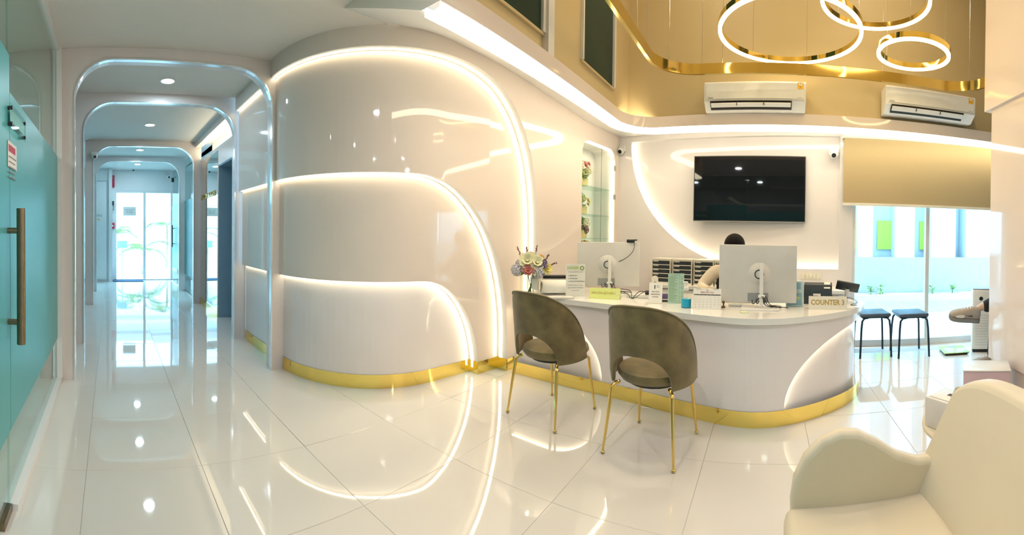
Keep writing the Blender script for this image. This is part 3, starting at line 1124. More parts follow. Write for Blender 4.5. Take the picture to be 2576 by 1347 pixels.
def cpt(s, off):
    s = min(max(s, 0), CL)
    i = 0
    while i < len(clen) - 2 and clen[i + 1] < s:
        i += 1
    t = (s - clen[i]) / (clen[i + 1] - clen[i])
    a, b = CTP[i], CTP[i + 1]
    # smooth normal from neighbours
    j0, j1 = max(0, i - 2), min(len(CTP) - 1, i + 3)
    tx, ty = CTP[j1][0] - CTP[j0][0], CTP[j1][1] - CTP[j0][1]
    l = math.hypot(tx, ty)
    nx, ny = ty / l, -tx / l      # to the right of travel = towards the viewer
    return (a[0] + (b[0] - a[0]) * t + nx * off, a[1] + (b[1] - a[1]) * t + ny * off)


def s_at_px(px):
    best, bs = 1e9, 0
    for i in range(400):
        s = CL * i / 399
        p = cpt(s, 0)
        x = XC + F * math.atan2(p[0], p[1])
        if abs(x - px) < best:
            best, bs = abs(x - px), s
    return bs


cnt = thing('reception_counter', 'long white glossy curved reception counter with gold plinth and lit inset panels', 'counter', (0, 0, 0))
CZ = 0.72
COFF = 0.045
sL0, sL1 = 0.0, s_at_px(1527)
sR0, sR1 = s_at_px(1972), CL


def lit_lo(s):
    """top edge of the two recessed panels; 0 where there is none"""
    if s < sL1:
        u = max(0, (s - 0.38 * sL1) / (0.62 * sL1))
        return 0.11 + 0.47 * math.sqrt(max(0, 1 - u * u))
    if s > sR0:
        u = 1 - min(1, (s - sR0) / ((sR1 - sR0) * 0.86))
        return 0.11 + 0.50 * math.sqrt(max(0, 1 - u * u)) 
    return 0.0


ss = sorted(set([sL1 * math.sin(0.5 * PI * i / 30) for i in range(31)] + srange(sL1, sR0, 40) + [sR0 + (sR1 - sR0) * (1 - math.cos(0.5 * PI * i / 34)) for i in range(35)]))
mo, mi, mj = MB(), MB(), MB()
for a, b in zip(ss[:-1], ss[1:]):
    mid = .5 * (a + b)
    inn = mid < sL1 or mid > sR0
    la, lb = (lit_lo(a), lit_lo(b)) if inn else (0.0, 0.0)
    if inn:
        la, lb = max(la, .11), max(lb, .11)
    pa, pb = cpt(a, COFF), cpt(b, COFF)
    mo.add([(pa[0], pa[1], la), (pb[0], pb[1], lb), (pb[0], pb[1], CZ - .04), (pa[0], pa[1], CZ - .04)], [(0, 1, 2, 3)])
    if inn:
        pa, pb = cpt(a, 0), cpt(b, 0)
        (mi if mid < sL1 else mj).add([(pa[0], pa[1], 0), (pb[0], pb[1], 0), (pb[0], pb[1], lb), (pa[0], pa[1], la)], [(0, 1, 2, 3)])
mo.build('front_panel', 'panel_gloss', cnt)
for mi_ in (mi, mj):
    mi_.build('inset_panel', 'panel_gloss', cnt)
for rng in ([s for s in ss if s <= sL1 + 1e-6], [s for s in ss if s >= sR0 - 1e-6]):
    rows, r2 = [], []
    for s in rng:
        z = max(.11, lit_lo(s))
        a, b = cpt(s, 0), cpt(s, COFF)
        rows.append([(a[0], a[1], z), (b[0], b[1], z)])
        a, b = cpt(s, COFF * .2), cpt(s, COFF * .55)
        r2.append([(a[0], a[1], z - .004), (b[0], b[1], z - .004)])
    MB().grid(rows).build('cove_return', 'white_paint', cnt)
    MB().grid(r2).build('led_strip', 'led', cnt)
rows = []
for s in srange(0.02, CL, 80):
    p = cpt(s, COFF + .004)
    rows.append([(p[0], p[1], 0), (p[0], p[1], .105)])
MB().grid(rows).build('plinth', 'gold', cnt)
# worktop: front edge overhangs, back edge is straight
fr = [cpt(s, COFF + .035) for s in srange(0.04, CL, 70)]
bk = [(3.56, -0.72), (3.70, -0.60), (3.76, -0.40), (3.76, 1.985), (3.35, 2.035), (3.34, 2.12), (3.10, 2.15)]
poly = fr + bk
MB().prism(poly, CZ - .04, CZ).build('worktop', 'white_gloss', cnt)
MB().prism([cpt(s, -.02) for s in srange(0.06, CL, 40)] + [(3.50, -0.68), (3.46, -0.60), (3.30, -0.52), (3.05, .1), (3.2, .9), (3.3, 2.02)], .02, CZ - .045).build('carcass', 'white_paint', cnt)
MB().box(3.62, 3.70, 1.85, 1.95, 0, CZ - .04).build('leg', 'white_paint', cnt, smooth=False)
MB().box(3.55, 3.66, -.6, -.45, 0, CZ - .04).build('leg', 'white_paint', cnt, smooth=False)


def T(px, py, z=CZ, pull=0.0):
    p = G(px, py, z)
    if pull:
        d = Vector((p.x, p.y, 0)).normalized() * pull
        p = p + d
    return p


# ================================================================== VISITOR CHAIRS
def visitor_chair(loc, rz, label):
    t = thing('visitor_chair', label, 'chair', loc, rz, 'velvet visitor chairs at the counter')
    # local +X is forward (towards the counter)
    seat = MB()
    prof = [(0.001, 0.405), (0.16, 0.40), (0.208, 0.415), (0.226, 0.44), (0.218, 0.468), (0.17, 0.482), (0.001, 0.485)]
    seat.lathe(prof, 36)
    seat.v = [(x * 1.10 + .035, y * 1.0, z) for x, y, z in seat.v]
    seat.build('seat', 'velvet', t)
    # wrap-around back with an arched opening above the seat
    R = 0.245
    n = 64
    A = math.radians(102)
    def zt(a):
        u = abs(a) / A
        return 0.40 + 0.475 * max(0, 1 - u ** 2.6) ** 0.62 + 0.0
    def zb(a):
        w = math.radians(47)
        u = abs(a) / w
        base = 0.395 + 0.02 * (abs(a) / A)
        if u < 1:
            return base + 0.20 * math.sqrt(1 - u ** 2.2)
        return base
    m = MB()
    rows = []
    for i in range(n + 1):
        a = -A + 2 * A * i / n
        lo, hi = zb(a), max(zt(a), zb(a) + .012)
        th = 0.016
        ring = []
        K = 7
        for k in range(K + 1):
            z = lo + (hi - lo) * k / K
            lean = 0.055 * max(0, (z - 0.42) / 0.45) * math.cos(a * .8)
            ed = 1.0 if 0 < k < K else 0.55
            rr = R + th * ed
            ring.append((-(rr * math.cos(a)) - lean, rr * math.sin(a) * (1.0 + .02 * 0), z))
        for k in range(K, -1, -1):
            z = lo + (hi - lo) * k / K
            lean = 0.055 * max(0, (z - 0.42) / 0.45) * math.cos(a * .8)
            ed = 1.0 if 0 < k < K else 0.55
            rr = R - th * ed
            ring.append((-(rr * math.cos(a)) - lean, rr * math.sin(a), z))
        ring.append(ring[0])
        rows.append(ring)
    m.grid(rows)
    nn = len(rows[0]) - 1
    m.add(rows[0][:-1], [tuple(range(nn))])
    m.add(rows[-1][:-1], [tuple(range(nn))])
    m.build('backrest', 'velvet', t)
    # piping along the top edge
    pts = []
    for i in range(n + 1):
        a = -A + 2 * A * i / n
        z = max(zt(a), zb(a) + .012)
        lean = 0.055 * max(0, (z - 0.42) / 0.45) * math.cos(a * .8)
        pts.append((-(R + .012) * math.cos(a) - lean, (R + .012) * math.sin(a), z - .004))
    MB().tube(pts, .0045, 6).build('piping', 'brass' if False else 'velvet', t)
    for (fx, fy) in ((-.225, .215), (-.225, -.215), (.235, .20), (.235, -.20)):
        top = (fx * .62, fy * .72, .40)
        kn = (fx * .80, fy * .86, .375)
        leg = MB().tube([top, ((top[0] + kn[0]) / 2, (top[1] + kn[1]) / 2, .396), kn, (fx * .97, fy * .98, .06), (fx, fy, .012)], [.011, .0115, .012, .0075, .007], 10).build('leg', 'brass', t)
        MB().ball((fx, fy, .010), .0125, 10, 6, (1, 1, .8)).build('foot', 'brass', leg)
    MB().lathe([(0.001, .388), (.15, .388), (.15, .402), (.001, .402)], 20).build('seat_pan', 'black_plastic', t)
    return t


visitor_chair((2.545, 1.42, 0), math.radians(-11), 'olive velvet chair with brass legs at the counter, nearer the curved wall')
visitor_chair((2.395, 0.652, 0), math.radians(-7.5), 'olive velvet chair with brass legs at the counter, nearer the viewer')

# ================================================================== WHITE ARMCHAIR
ac = thing('armchair', 'white leather tub armchair with rounded arms in the right foreground', 'armchair', (0.97, -0.30, 0), 0)
# local: +Y is the chair's front, X runs across
sx = 0.31
MB().rbox(-sx - .02, sx + .02, -.24, .235, .26, .42, r=.035, seg=3).build('seat', 'leather', ac)
for sgn, nm in ((1, 'arm'), (-1, 'arm')):
    prof = [(-.27, .24), (.205, .24), (.215, .43), (.205, .50), (.175, .565), (.12, .62), (.06, .642), (.0, .637), (-.06, .605), (-.13, .555), (-.20, .525), (-.27, .52)]
    # smooth the outline
    P = prof
    m = MB()
    xa, xb = (sx, sx + .055) if sgn > 0 else (-sx - .055, -sx)
    sp = [(p[0], p[1]) for p in P]
    m.prism(sp, xa, xb, axis='x')
    o = m.build(nm, 'leather', ac)
    bv = o.modifiers.new('b', 'BEVEL')
    bv.width = .018
    bv.segments = 3
    bv.limit_method = 'ANGLE'
    bv.angle_limit = math.radians(50)
rows = []
NB_ = 26
for i in range(NB_ + 1):                # across
    u = -1 + 2 * i / NB_
    x = u * (sx + .055)
    row = []
    htop = .79 - .05 * abs(u) ** 6
    for k in range(11):
        v = k / 10
        z = .26 + (htop - .26) * v
        y = -.185 - .19 * max(0, (z - .40) / .42) - .035 * (1 - u * u)
        row.append((x * (1 - .10 * v ** 2), y, z))
    for k in range(10, -1, -1):
        v = k / 10
        z = .26 + (htop - .26) * v + (.0)
        y = -.265 - .19 * max(0, (z - .40) / .42) - .035 * (1 - u * u)
        row.append((x * (1 - .10 * v ** 2), y, z))
    row.append(row[0])
    rows.append(row)
m = MB().grid(rows)
nn = len(rows[0]) - 1
m.add(rows[0][:-1], [tuple(range(nn))])
m.add(rows[-1][:-1], [tuple(range(nn))])
bo_ = m.build('backrest', 'leather', ac)
bv = bo_.modifiers.new('b', 'BEVEL')
bv.width = .022
bv.segments = 3
bv.limit_method = 'ANGLE'
bv.angle_limit = math.radians(50)
for (a, b) in ((-.27, -.20), (.27, -.20), (-.27, .19), (.27, .19)):
    MB().tube([(a, b, .265), (a * 1.02, b * 1.03, 0.0)], [.022, .015], 10).build('leg', 'wood_leg', ac)

# side table with a boxed tissue holder
stp = Vector((1.63, -0.93, 0))
st = thing('side_table', 'small round cream side table behind the white armchair', 'side table', stp)
MB().lathe([(.001, .42), (.25, .42), (.262, .43), (.262, .442), (.25, .452), (.001, .452)], 36).build('table_top', 'leather', st)
for k in range(3):
    a = 2 * PI * k / 3 + 2.6
    MB().tube([(.09 * math.cos(a), .09 * math.sin(a), .42), (.21 * math.cos(a), .21 * math.sin(a), 0)], [.02, .013], 10).build('leg', 'wood_leg', st)
tb = thing('tissue_box', 'cream acrylic tissue box on the round side table', 'tissue box', (1.585, -0.80, .452), math.radians(-62))
MB().rbox(-.075, .075, -.13, .13, 0, .125, r=.006).build('box_body', 'marble', tb)
MB().rbox(-.060, .060, -.115, .115, .125, .129, r=.001).build('lid', 'cream_plastic', tb)
MB().rbox(-.012, .012, -.06, .06, .1291, .130, r=.0004).build('slot', 'twig', tb)

# ================================================================== STOOLS, SCALE, AIR PURIFIER
def stool(loc, rz, label):
    t = thing('stool', label, 'stool', loc, rz, 'dark stools at the window')
    MB().rbox(-.165, .165, -.165, .165, .425, .462, r=.016, seg=3).build('seat', 'stool_vinyl', t)
    MB().rbox(-.15, .15, -.15, .15, .412, .425, r=.004).build('seat_board', 'black_plastic', t)
    for a in (-1, 1):
        for b in (-1, 1):
            MB().tube([(a * .08, b * .14, .418), (a * .125, b * .145, .412), (a * .148, b * .148, .385), (a * .158, b * .155, .30), (a * .17, b * .165, 0)], .0115, 10).build('leg', 'stool_steel', t)
    return t


stool((4.40, -1.15, 0), -THN + .12, 'dark vinyl stool on black steel legs half behind the counter end')
stool((4.31, -1.55, 0), -THN + .08, 'dark vinyl stool on black steel legs standing clear before the window')
sp_ = G(2399, 886)
sc = thing('bathroom_scale', 'thin green tinted glass bathroom scale on the floor by the window', 'scale', (sp_.x, sp_.y, 0), -2.0 + .25)
MB().rbox(-.145, .145, -.145, .145, .022, .032, r=.004).build('platform', 'lime_glass', sc)
MB().rbox(-.135, .135, -.135, .135, .010, .0215, r=.004).build('base', 'black_plastic', sc)
MB().rbox(-.04, .04, .08, .12, .0322, .0328, r=.0002).build('display', 'grey_plastic', sc)
for a in (-.11, .11):
    for b in (-.11, .11):
        MB().lathe([(.016, 0), (.018, .010)], 12, (a, b, 0)).build('foot', 'black_plastic', sc)
ap = thing('air_purifier', 'tall white air purifier tower beside the window', 'air purifier', (4.16, -2.37, 0), -2.02)
MB().rbox(-.12, .12, -.12, .12, .03, .70, r=.02, seg=3).build('tower_body', 'white_plastic', ap)
MB().rbox(-.11, .11, -.11, .11, 0, .03, r=.006).build('base', 'black_plastic', ap)
MB().rbox(-.115, .115, -.115, .115, .70, .708, r=.003).build('top_grille', 'grey_plastic', ap)
MB().lathe([(.001, -.1235), (.022, -.1235), (.022, -.120)], 18, (-.02, 0, .60), axis='y').build('sensor_dial', 'black_plastic', ap)
for k in range(12):
    MB().box(-.08, .08, -.1218, -.1195, .08 + k * .03, .088 + k * .03).build('grille_slot', 'silver_plastic', ap, smooth=False)
pk = G(2432, 985)
pb = thing('storage_box', 'pink plastic storage trolley on black castors beside the partition', 'storage box', (pk.x - .04, pk.y - .16, 0), -2.05)
MB().rbox(-.19, .19, -.14, .14, .035, .195, r=.01).build('box_body', 'pink_plastic', pb)
MB().rbox(-.195, .195, -.145, .145, .195, .205, r=.004).build('lid', 'white_plastic', pb)
for a in (-.17, .17):
    for b in (-.115, .115):
        MB().lathe([(.016, -.008), (.018, 0), (.016, .008)], 14, (a, b, .018), axis='x').build('castor', 'black_plastic', pb)

# ================================================================== WALL EQUIPMENT
def bw_loc(px, py, dep):
    p = atN(px, py, NB, DB - dep)
    return p


tvp = (bw_loc(1742, 387, .06) + bw_loc(2034, 571, .06)) / 2
TVT = 1.60
tvw, tvh = 1.30, .765
tv = thing('television', 'large black flat television mounted on the lit cream wall', 'television', (tvp.x, tvp.y, tvp.z), -TVT)
MB().rbox(-tvw / 2, tvw / 2, -.035, .0, -tvh / 2, tvh / 2, r=.004).build('cabinet', 'black_plastic', tv)
MB().box(-tvw / 2 + .01, tvw / 2 - .01, -.0362, -.0352, -tvh / 2 + .018, tvh / 2 - .01).build('screen', 'black_screen', tv, smooth=False)
MB().box(-tvw / 2, tvw / 2, -.037, -.0352, -tvh / 2, -tvh / 2 + .008).build('bottom_bezel', 'grey_plastic', tv, smooth=False)
MB().box(-.2, .2, 0, .05, -.15, .15).build('wall_mount', 'black_plastic', tv, smooth=False)


def aircon(px0, py0, px1, py1, label, w=1.02, flap=0.0):
    c = (px0 + px1) / 2
    n2 = Vector((math.sin(1.60), math.cos(1.60), 0))
    yy = 0
    p = atN(c, (py0 + py1) / 2, n2, 4.14)
    t = thing('air_conditioner', label, 'air conditioner', p, -1.60, 'wall air conditioners')
    h = .272
    prof = [(.0, -h / 2), (-.10, -h / 2), (-.165, -h / 2 + .05), (-.20, -h / 2 + .075), (-.205, h / 2 - .02), (-.19, h / 2), (.0, h / 2)]
    prof = [(y + .215, z) for y, z in prof]
    m = MB()
    m.prism(prof, -w / 2, w / 2, axis='x')
    m.build('body', 'white_plastic', t)
    # outlet: dark slot, louvre and side cheek
    MB().add([(-w / 2 + .06, .0085, -h / 2 + .078), (w / 2 - .14, .0085, -h / 2 + .078), (w / 2 - .14, .095, -h / 2 + .012), (-w / 2 + .06, .095, -h / 2 + .012)], [(0, 1, 2, 3)]).xf(Matrix.Translation((0, -.006, -.004))).build('outlet', 'black_plastic', t, smooth=False)
    lv = MB().box(-w / 2 + .07, w / 2 - .15, -.026, .026, -.004, .004)
    lv.xf(Matrix.Translation((0, .026, -h / 2 + .038)) @ Matrix.Rotation(math.radians(-30 - flap), 4, 'X'))
    lv.build('louvre', 'white_plastic', t, smooth=False)
    for u in (.33, .66):
        MB().box(-w / 2 + .06 + (w - .2) * u - .003, -w / 2 + .06 + (w - .2) * u + .003, .0, .03, -h / 2 + .03, -h / 2 + .07).build('louvre_clip', 'black_plastic', t, smooth=False)
    MB().rbox(-w / 2 + .02, w / 2 - .02, .0065, .0085, -h / 2 + .095, h / 2 - .03, r=.0008, seg=1).build('front_panel', 'white_plastic', t)
    MB().rbox(w / 2 - .135, w / 2 - .012, .004, .0085, -h / 2 + .08, -h / 2 + .09, r=.001, seg=1).build('control_strip', 'silver_plastic', t)
    text('Daikin', .022, 'ink', t, (-w / 2 + .065, .0058, -h / 2 + .108), extrude=.0003)
    text('INVERTER', .011, 'ink_grey', t, (w / 2 - .06, .0058, -h / 2 + .108), extrude=.0003)
    tg = MB().add([(a, .0052, b) for a, b in [(-.030, -.035), (.030, -.035), (.030, .018)] + [(.030 * math.cos(PI * i / 10), .018 + .020 * math.sin(PI * i / 10)) for i in range(1, 10)] + [(-.030, .018)]], [tuple(range(13))])
    tg.xf(Matrix.Translation((w / 2 - .055, 0, h / 2 - .045)))
    tg = tg.build('energy_tag', 'orange_card', t, smooth=False)
    MB().lathe([(.008, .0046), (.020, .0046)], 16, (w / 2 - .055, 0, h / 2 - .028), axis='y', cap=False).build('tag_dial', 'paper', tg, smooth=False)
    text('5', .022, 'ink', tg, (w / 2 - .055, .0046, h / 2 - .058), extrude=.0002)
    return t


aircon(1770, 205, 2027, 268, 'white split air conditioner on the beige upper wall above the television')
aircon(2227, 226, 2466, 292, 'white split air conditioner on the beige upper wall above the window blind', flap=12)


def cctv(loc, rz, label, r=.045, tilt=25):
    t = thing('security_camera', label, 'camera', loc, rz, 'dome security cameras')
    # local: wall at +Y, looks to -Y
    MB().rbox(-.055, .055, -.03, .0, -.03, .055, r=.008).build('bracket', 'white_plastic', t)
    b = MB().lathe([(.001, .0), (.035, .0), (.045, -.02), (.045, -.05), (.034, -.066), (.001, -.068)], 20, axis='y')
    b.xf(Matrix.Translation((0, -.02, -.012)) @ Matrix.Rotation(math.radians(tilt), 4, 'X'))
    b = b.build('eyeball', 'white_plastic', t)
    l = MB().lathe([(.001, -.0695), (.024, -.0695), (.027, -.066), (.024, -.06)], 18, axis='y')
    l.xf(Matrix.Translation((0, -.02, -.012)) @ Matrix.Rotation(math.radians(tilt), 4, 'X'))
    l.build('lens', 'camera_dark', b)
    return t


cctv(bw_loc(1566, 377, DP), -THN, 'white dome security camera in the corner beside the flower niche')
cctv(bw_loc(2097, 386, DP), -THN, 'white dome security camera between the television and the blind')
p = G(218, 300, ZC)
cctv((p.x + .05, 6.96, 2.50), 0.15, 'dark eyed security camera at the left of the third archway')
p = atY(335, 425, EYW)
cctv((p.x, EYW, p.z), 0, 'small security camera above the garden door')
cctv((CWX - .12, 10.42, 2.62), 0.5, 'small security camera in the far right corner of the corridor')

# roller blind
rb = thing('roller_blind', 'beige roller blind half drawn over the tall window', 'blind', (0, 0, 0))
qa, qb = qz(2121, 400)[0], QEND - .1
zt_, zb_ = 2.40, 1.625
bd_ = MB().add([BW(qa, DP + .05, zb_ + .03), BW(qb, DP + .05, zb_ + .03), BW(qb, DP + .05, zt_), BW(qa, DP + .05, zt_)], [(0, 1, 2, 3)])
o = bd_.build('fabric', 'blind', rb, smooth=False)
so = o.modifiers.new('s', 'SOLIDIFY')
so.thickness = .002
bwbox(qa - .005, qb, DP + .04, DP + .06, zb_, zb_ + .032).build('bottom_rail', 'cream_plastic', rb, smooth=False)
a_, b_ = Vector(BW(qa - .01, DP + .05, zt_ + .02)), Vector(BW(qb, DP + .05, zt_ + .02))
MB().tube([a_, b_], .033, 16).build('roller_tube', 'cream_plastic', rb)
bwbox(qa - .02, qa - .012, DP, DP + .09, zt_ - .02, zt_ + .06).build('end_bracket', 'white_plastic', rb, smooth=False)

# switch plate on the back wall
sw = bw_loc(2040, 695, DP)
sp = thing('switch_plate', 'cream light switch plate low on the back wall', 'switch', sw, -THN)
MB().rbox(-.12, .12, -.009, 0, -.04, .04, r=.002).build('plate', 'cream_plastic', sp)
for k in range(5):
    MB().rbox(-.105 + k * .043, -.07 + k * .043, -.014, -.0092, -.028, .028, r=.002).build('rocker', 'cream_plastic', sp)

# ================================================================== RING LAMPS AND GOLD HOOP
def ring_lamp(c, R, label, tx=0.0, ty=0.0):
    t = thing('ring_lamp', label, 'pendant light', c, 0, 'ring pendant lamps')
    n = 96
    def ring(prof):
        rows = []
        for i in range(n + 1):
            a = 2 * PI * i / n
            rows.append([((R + r) * math.cos(a), (R + r) * math.sin(a), z) for r, z in prof])
        return MB().grid(rows)
    M = Matrix.Rotation(tx, 4, 'X') @ Matrix.Rotation(ty, 4, 'Y')
    ring([(.0155, -.016), (.0155, .03), (-.0155, .03), (-.0155, -.016), (.0155, -.016)]).xf(M).build('gold_rim', 'gold', t)
    ring([(.015, -.0165), (.015, -.034), (-.015, -.034), (-.015, -.0165), (.015, -.0165)]).xf(M).build('diffuser', 'ring_led', t)
    for k in range(3):
        a = 2 * PI * k / 3 + 0.6
        q = M @ Vector((R * math.cos(a), R * math.sin(a), .03))
        MB().tube([q, (q.x, q.y, ZH - c[2])], .0016, 5).build('wire', 'steel', t)
    return t


def ring_at(px, ytop, ybot, Rm, label, tx=0, ty=0):
    # circle: bottom edge is the far side
    pc = ray(px, ybot)
    hor = lambda y: (ray(px, y).z) / math.hypot(ray(px, y).x, ray(px, y).y)
    kf = hor(ybot)
    return kf


def ring_place(px, ybot, R, D, label, tx=0, ty=0):
    d = ray(px, ybot)
    h = math.hypot(d.x, d.y)
    z = H + (d.z / h) * (D + R) + .03
    e = Vector((d.x / h, d.y / h, 0)) * D
    return ring_lamp((e.x, e.y, z), R, label, tx, ty)


ring_place(1988, 160, .60, 3.55, 'largest glowing ring pendant lamp with gold rim')
ring_place(2203, 74, .46, 3.55, 'upper glowing ring pendant lamp overlapping the largest one')
ring_place(2298, 177, .30, 3.55, 'smallest glowing ring pendant lamp at the right', tx=.03, ty=-.02)

hp = thing('gold_band', 'suspended gold ribbon band curving round the double height hall', 'pendant trim', (0, 0, 0))
HZ = 2.80
hx0, hx1, hy0, hy1, hr = 1.62, 3.97, -2.12, 1.07, .42
loop = [(hx0, hy1)]
for (cx, cy, a0) in ((hx1 - hr, hy1 - hr, 0.5 * PI), (hx1 - hr, hy0 + hr, 0)):
    for i in range(13):
        a = a0 - 0.5 * PI * i / 12
        loop.append((cx + hr * math.cos(a), cy + hr * math.sin(a)))
loop[-1] = (3.53, hy0)
li = []
for i, p in enumerate(loop):
    a, b = loop[max(0, i - 1)], loop[min(len(loop) - 1, i + 1)]
    tx, ty = b[0] - a[0], b[1] - a[1]
    l = math.hypot(tx, ty)
    li.append((p[0] + ty / l * .03, p[1] - tx / l * .03))
rows = [[(a[0], a[1], HZ), (a[0], a[1], HZ + .10), (b[0], b[1], HZ + .10), (b[0], b[1], HZ), (a[0], a[1], HZ)] for a, b in zip(loop, li)]
MB().grid(rows).build('ribbon', 'gold_dark', hp)
for i in (1, 7, 13, 20):
    q = loop[i]
    MB().tube([(q[0], q[1], HZ + .1), (q[0], q[1], ZH)], .0015, 5).build('wire', 'steel', hp)
for (x, y) in ((2.4, hy1), (3.2, hy1), (hx1, .45), (hx1, -.35), (hx1, -1.1)):
    MB().tube([(x - (.015 if x == hx1 else 0), y - (.015 if y == hy1 else 0), HZ + .1), (x, y, ZH)], .0015, 5).build('wire', 'steel', hp)

# ================================================================== THINGS ON THE COUNTER
def monitor(loc, rz, w, h, z0, label, neckx=0.0):
    """seen from behind: local -Y is the back that faces the viewer"""
    t = thing('computer_monitor', label, 'monitor', loc, rz, 'white computer monitors on the counter')
    b = MB().rbox(-w / 2, w / 2, .045, .075, z0, z0 + h, r=.006, seg=2).build('back_shell', 'silver_plastic', t)
    MB().box(-w / 2 + .008, w / 2 - .008, .0752, .0768, z0 + .012, z0 + h - .008).build('screen', 'black_screen', t, smooth=False)
    zc = z0 + h * .50
    MB().lathe([(.001, .012), (.040, .012), (.055, .020), (.080, .040), (.086, .0455)], 32, (neckx, 0, zc), axis='y').build('hub_disc', 'silver_plastic', t)
    MB().lathe([(.028, .0105), (.034, .0105), (.036, .013), (.028, .013)], 24, (neckx, 0, zc), axis='y', cap=False).build('hub_ring', 'black_plastic', t)
    MB().rbox(neckx + .004, neckx + .032, -.030, -.004, .012, zc + .085, r=.003).build('stand_neck', 'white_plastic', t)
    MB().rbox(neckx - .01, neckx + .03, -.004, .02, zc - .025, zc + .025, r=.004).build('stand_hinge', 'white_plastic', t)
    MB().rbox(neckx - .13, neckx + .15, -.10, .10, 0.0, .010, r=.004).build('stand_base', 'white_plastic', t)
    MB().rbox(neckx - .005, neckx + .045, -.038, -.002, .085, .105, r=.003).build('cable_clip', 'white_plastic', t)
    MB().box(neckx - .085, neckx + .07, .0435, .0448, z0 + .01, z0 + .075).build('port_bay', 'grey_plastic', t, smooth=False)
    for k, (c1, c2) in enumerate((((-.05, .02), (.0, .0)), ((-.02, .03), (.01, .01)), ((.03, .035), (.03, .015)))):
        MB().ctube([(neckx + c1[0], .042, z0 + c1[1]), (neckx + c1[0] + .01, .0, z0 + .0), (neckx + c2[0] + .02, -.036, .095), (neckx + .05 + .02 * k, -.02, .03), (neckx + .12 + .05 * k, .02, .006)], .0032, 6).build('cable', 'black_plastic', t)
    return t


p = G(1530, 738, CZ)
m1 = monitor((p.x, p.y, CZ), face(1540) + .05, .575, .405, .055, 'white monitor with a black webcam clipped on top, near the flower niche', neckx=-.01)
p = G(1905, 777, CZ)
m2 = monitor((p.x, p.y, CZ), face(1903) - .02, .585, .435, .035, 'white monitor hiding the receptionist, near the dark printer', neckx=.01)
# webcam on the first monitor
wcp = m1.matrix_basis @ Vector((.205, .05, .46))
wc = thing('webcam', 'small black webcam on the top edge of the monitor', 'webcam', (wcp.x, wcp.y, wcp.z), face(1605) - .2)
MB().rbox(-.04, .035, -.018, .018, .0, .03, r=.010, seg=3).build('webcam_body', 'black_plastic', wc)
MB().rbox(.02, .055, -.012, .03, .018, .030, r=.004).build('clip', 'black_plastic', wc)
wq = [(.03, -.018, .01), (.037, -.026, -.03), (.025, -.032, -.08), (-.02, -.034, -.13), (-.09, -.036, -.17), (-.16, -.044, -.19), (-.205, -.060, -.23)]
MB().ctube(wq, .0028, 6).build('cable', 'black_plastic', wc)


def sign_board(loc, rz, w, h, label, cat, name, front, tilt=0.0, thick=.004, group=None, base=True):
    t = thing(name, label, cat, loc, rz, group)
    hold = bpy.data.objects.new('board', None)
    b = MB().box(-w / 2, w / 2, -thick / 2, thick / 2, 0, h)
    M = Matrix.Rotation(-tilt, 4, 'X')
    b.xf(M)
    bo = b.build('board', front, t, smooth=False)
    if base:
        MB().rbox(-w / 2, w / 2, -.01, .055, 0.0, .004, r=.001, seg=1).build('base', 'acrylic', t)
    return t, bo, M


def put(bo, M, u, v, s, size, material, width=None, bold=0, thick=.004, align='CENTER'):
    q = M @ Vector((u, -thick / 2 - .0006, v))
    e = (M.to_3x3() @ Matrix.Rotation(PI / 2, 3, 'X')).to_euler()
    return text(s, size, material, bo, q, rot=e, extrude=.0003, width=width, bold=bold, align=align)


def patch(bo, M, u0, u1, v0, v1, material, name='print_block', thick=.004, lift=.0004):
    m = MB().box(u0, u1, -thick / 2 - lift, -thick / 2 - lift + .0003, v0, v1)
    m.xf(M)
    return m.build(name, material, bo, smooth=False)


# tall acrylic notice
p = G(1447, 746, CZ)
t, bo, M = sign_board((p.x, p.y, CZ), face(1447) + .12, .165, .275, 'upright white Thai notice with green heading on the counter', 'sign', 'notice_stand', 'paper')
patch(bo, M, -.075, .028, .225, .262, 'lime_soft')
put(bo, M, -.024, .243, 'แนวทางการปฏิบัติ', .016, 'ink_green', width=.092)
m = MB().lathe([(.011, -.0026), (.019, -.0026)], 20, (.055, 0, .240), axis='y', cap=False).build('emblem_ring', 'ink_green', bo, smooth=False)
MB().ball((.052, -.0028, .241), .007, 8, 5, (1, .05, 1)).build('emblem_dot', 'lime_card', bo)
put(bo, M, 0, .208, 'เพื่อความปลอดภัยในการรับบริการ', .011, 'ink_grey', width=.13)
for k, s_ in enumerate(('๏ ใส่หน้ากาก', '๏ ล้างมือบ่อย', '๏ เว้นระยะห่างทางสังคม')):
    put(bo, M, -.062, .176 - k * .024, s_, .015, 'ink', align='LEFT')
for k, s_ in enumerate(('หากมีไข้ ไอ เจ็บคอ มีน้ำมูก', 'กรุณาแจ้งเจ้าหน้าที่ทันที', 'ขอบคุณค่ะ')):
    put(bo, M, 0, .095 - k * .022, s_, .012, 'ink_grey', width=(.13, .13, .07)[k])
# green tent card
p = G(1520, 753, CZ)
t, bo, M = sign_board((p.x, p.y, CZ), face(1520) - .18, .255, .092, 'lime green tent card with Thai lettering on the counter', 'sign', 'tent_card', 'lime_card', tilt=.38, base=False)
m = MB().box(-.1275, .1275, -.002, .002, 0, .092)
m.xf(Matrix.Translation((0, .068, 0)) @ Matrix.Rotation(.38, 4, 'X'))
m.build('rear_board', 'lime_card', t, smooth=False)
put(bo, M, -.01, .05, 'ลงทะเบียนผู้ป่วยใหม่', .030, 'ink_gold', width=.20)
for k in range(3):
    pts = [(M @ Vector((.125 - (.018 + .018 * k) * math.cos(a), -.003, .0 + (.022 + .026 * k) * math.sin(a)))) for a in srange(0.05, 1.5, 10)]
    MB().tube(pts, .0014, 5).build('print_arc', 'paper', bo)
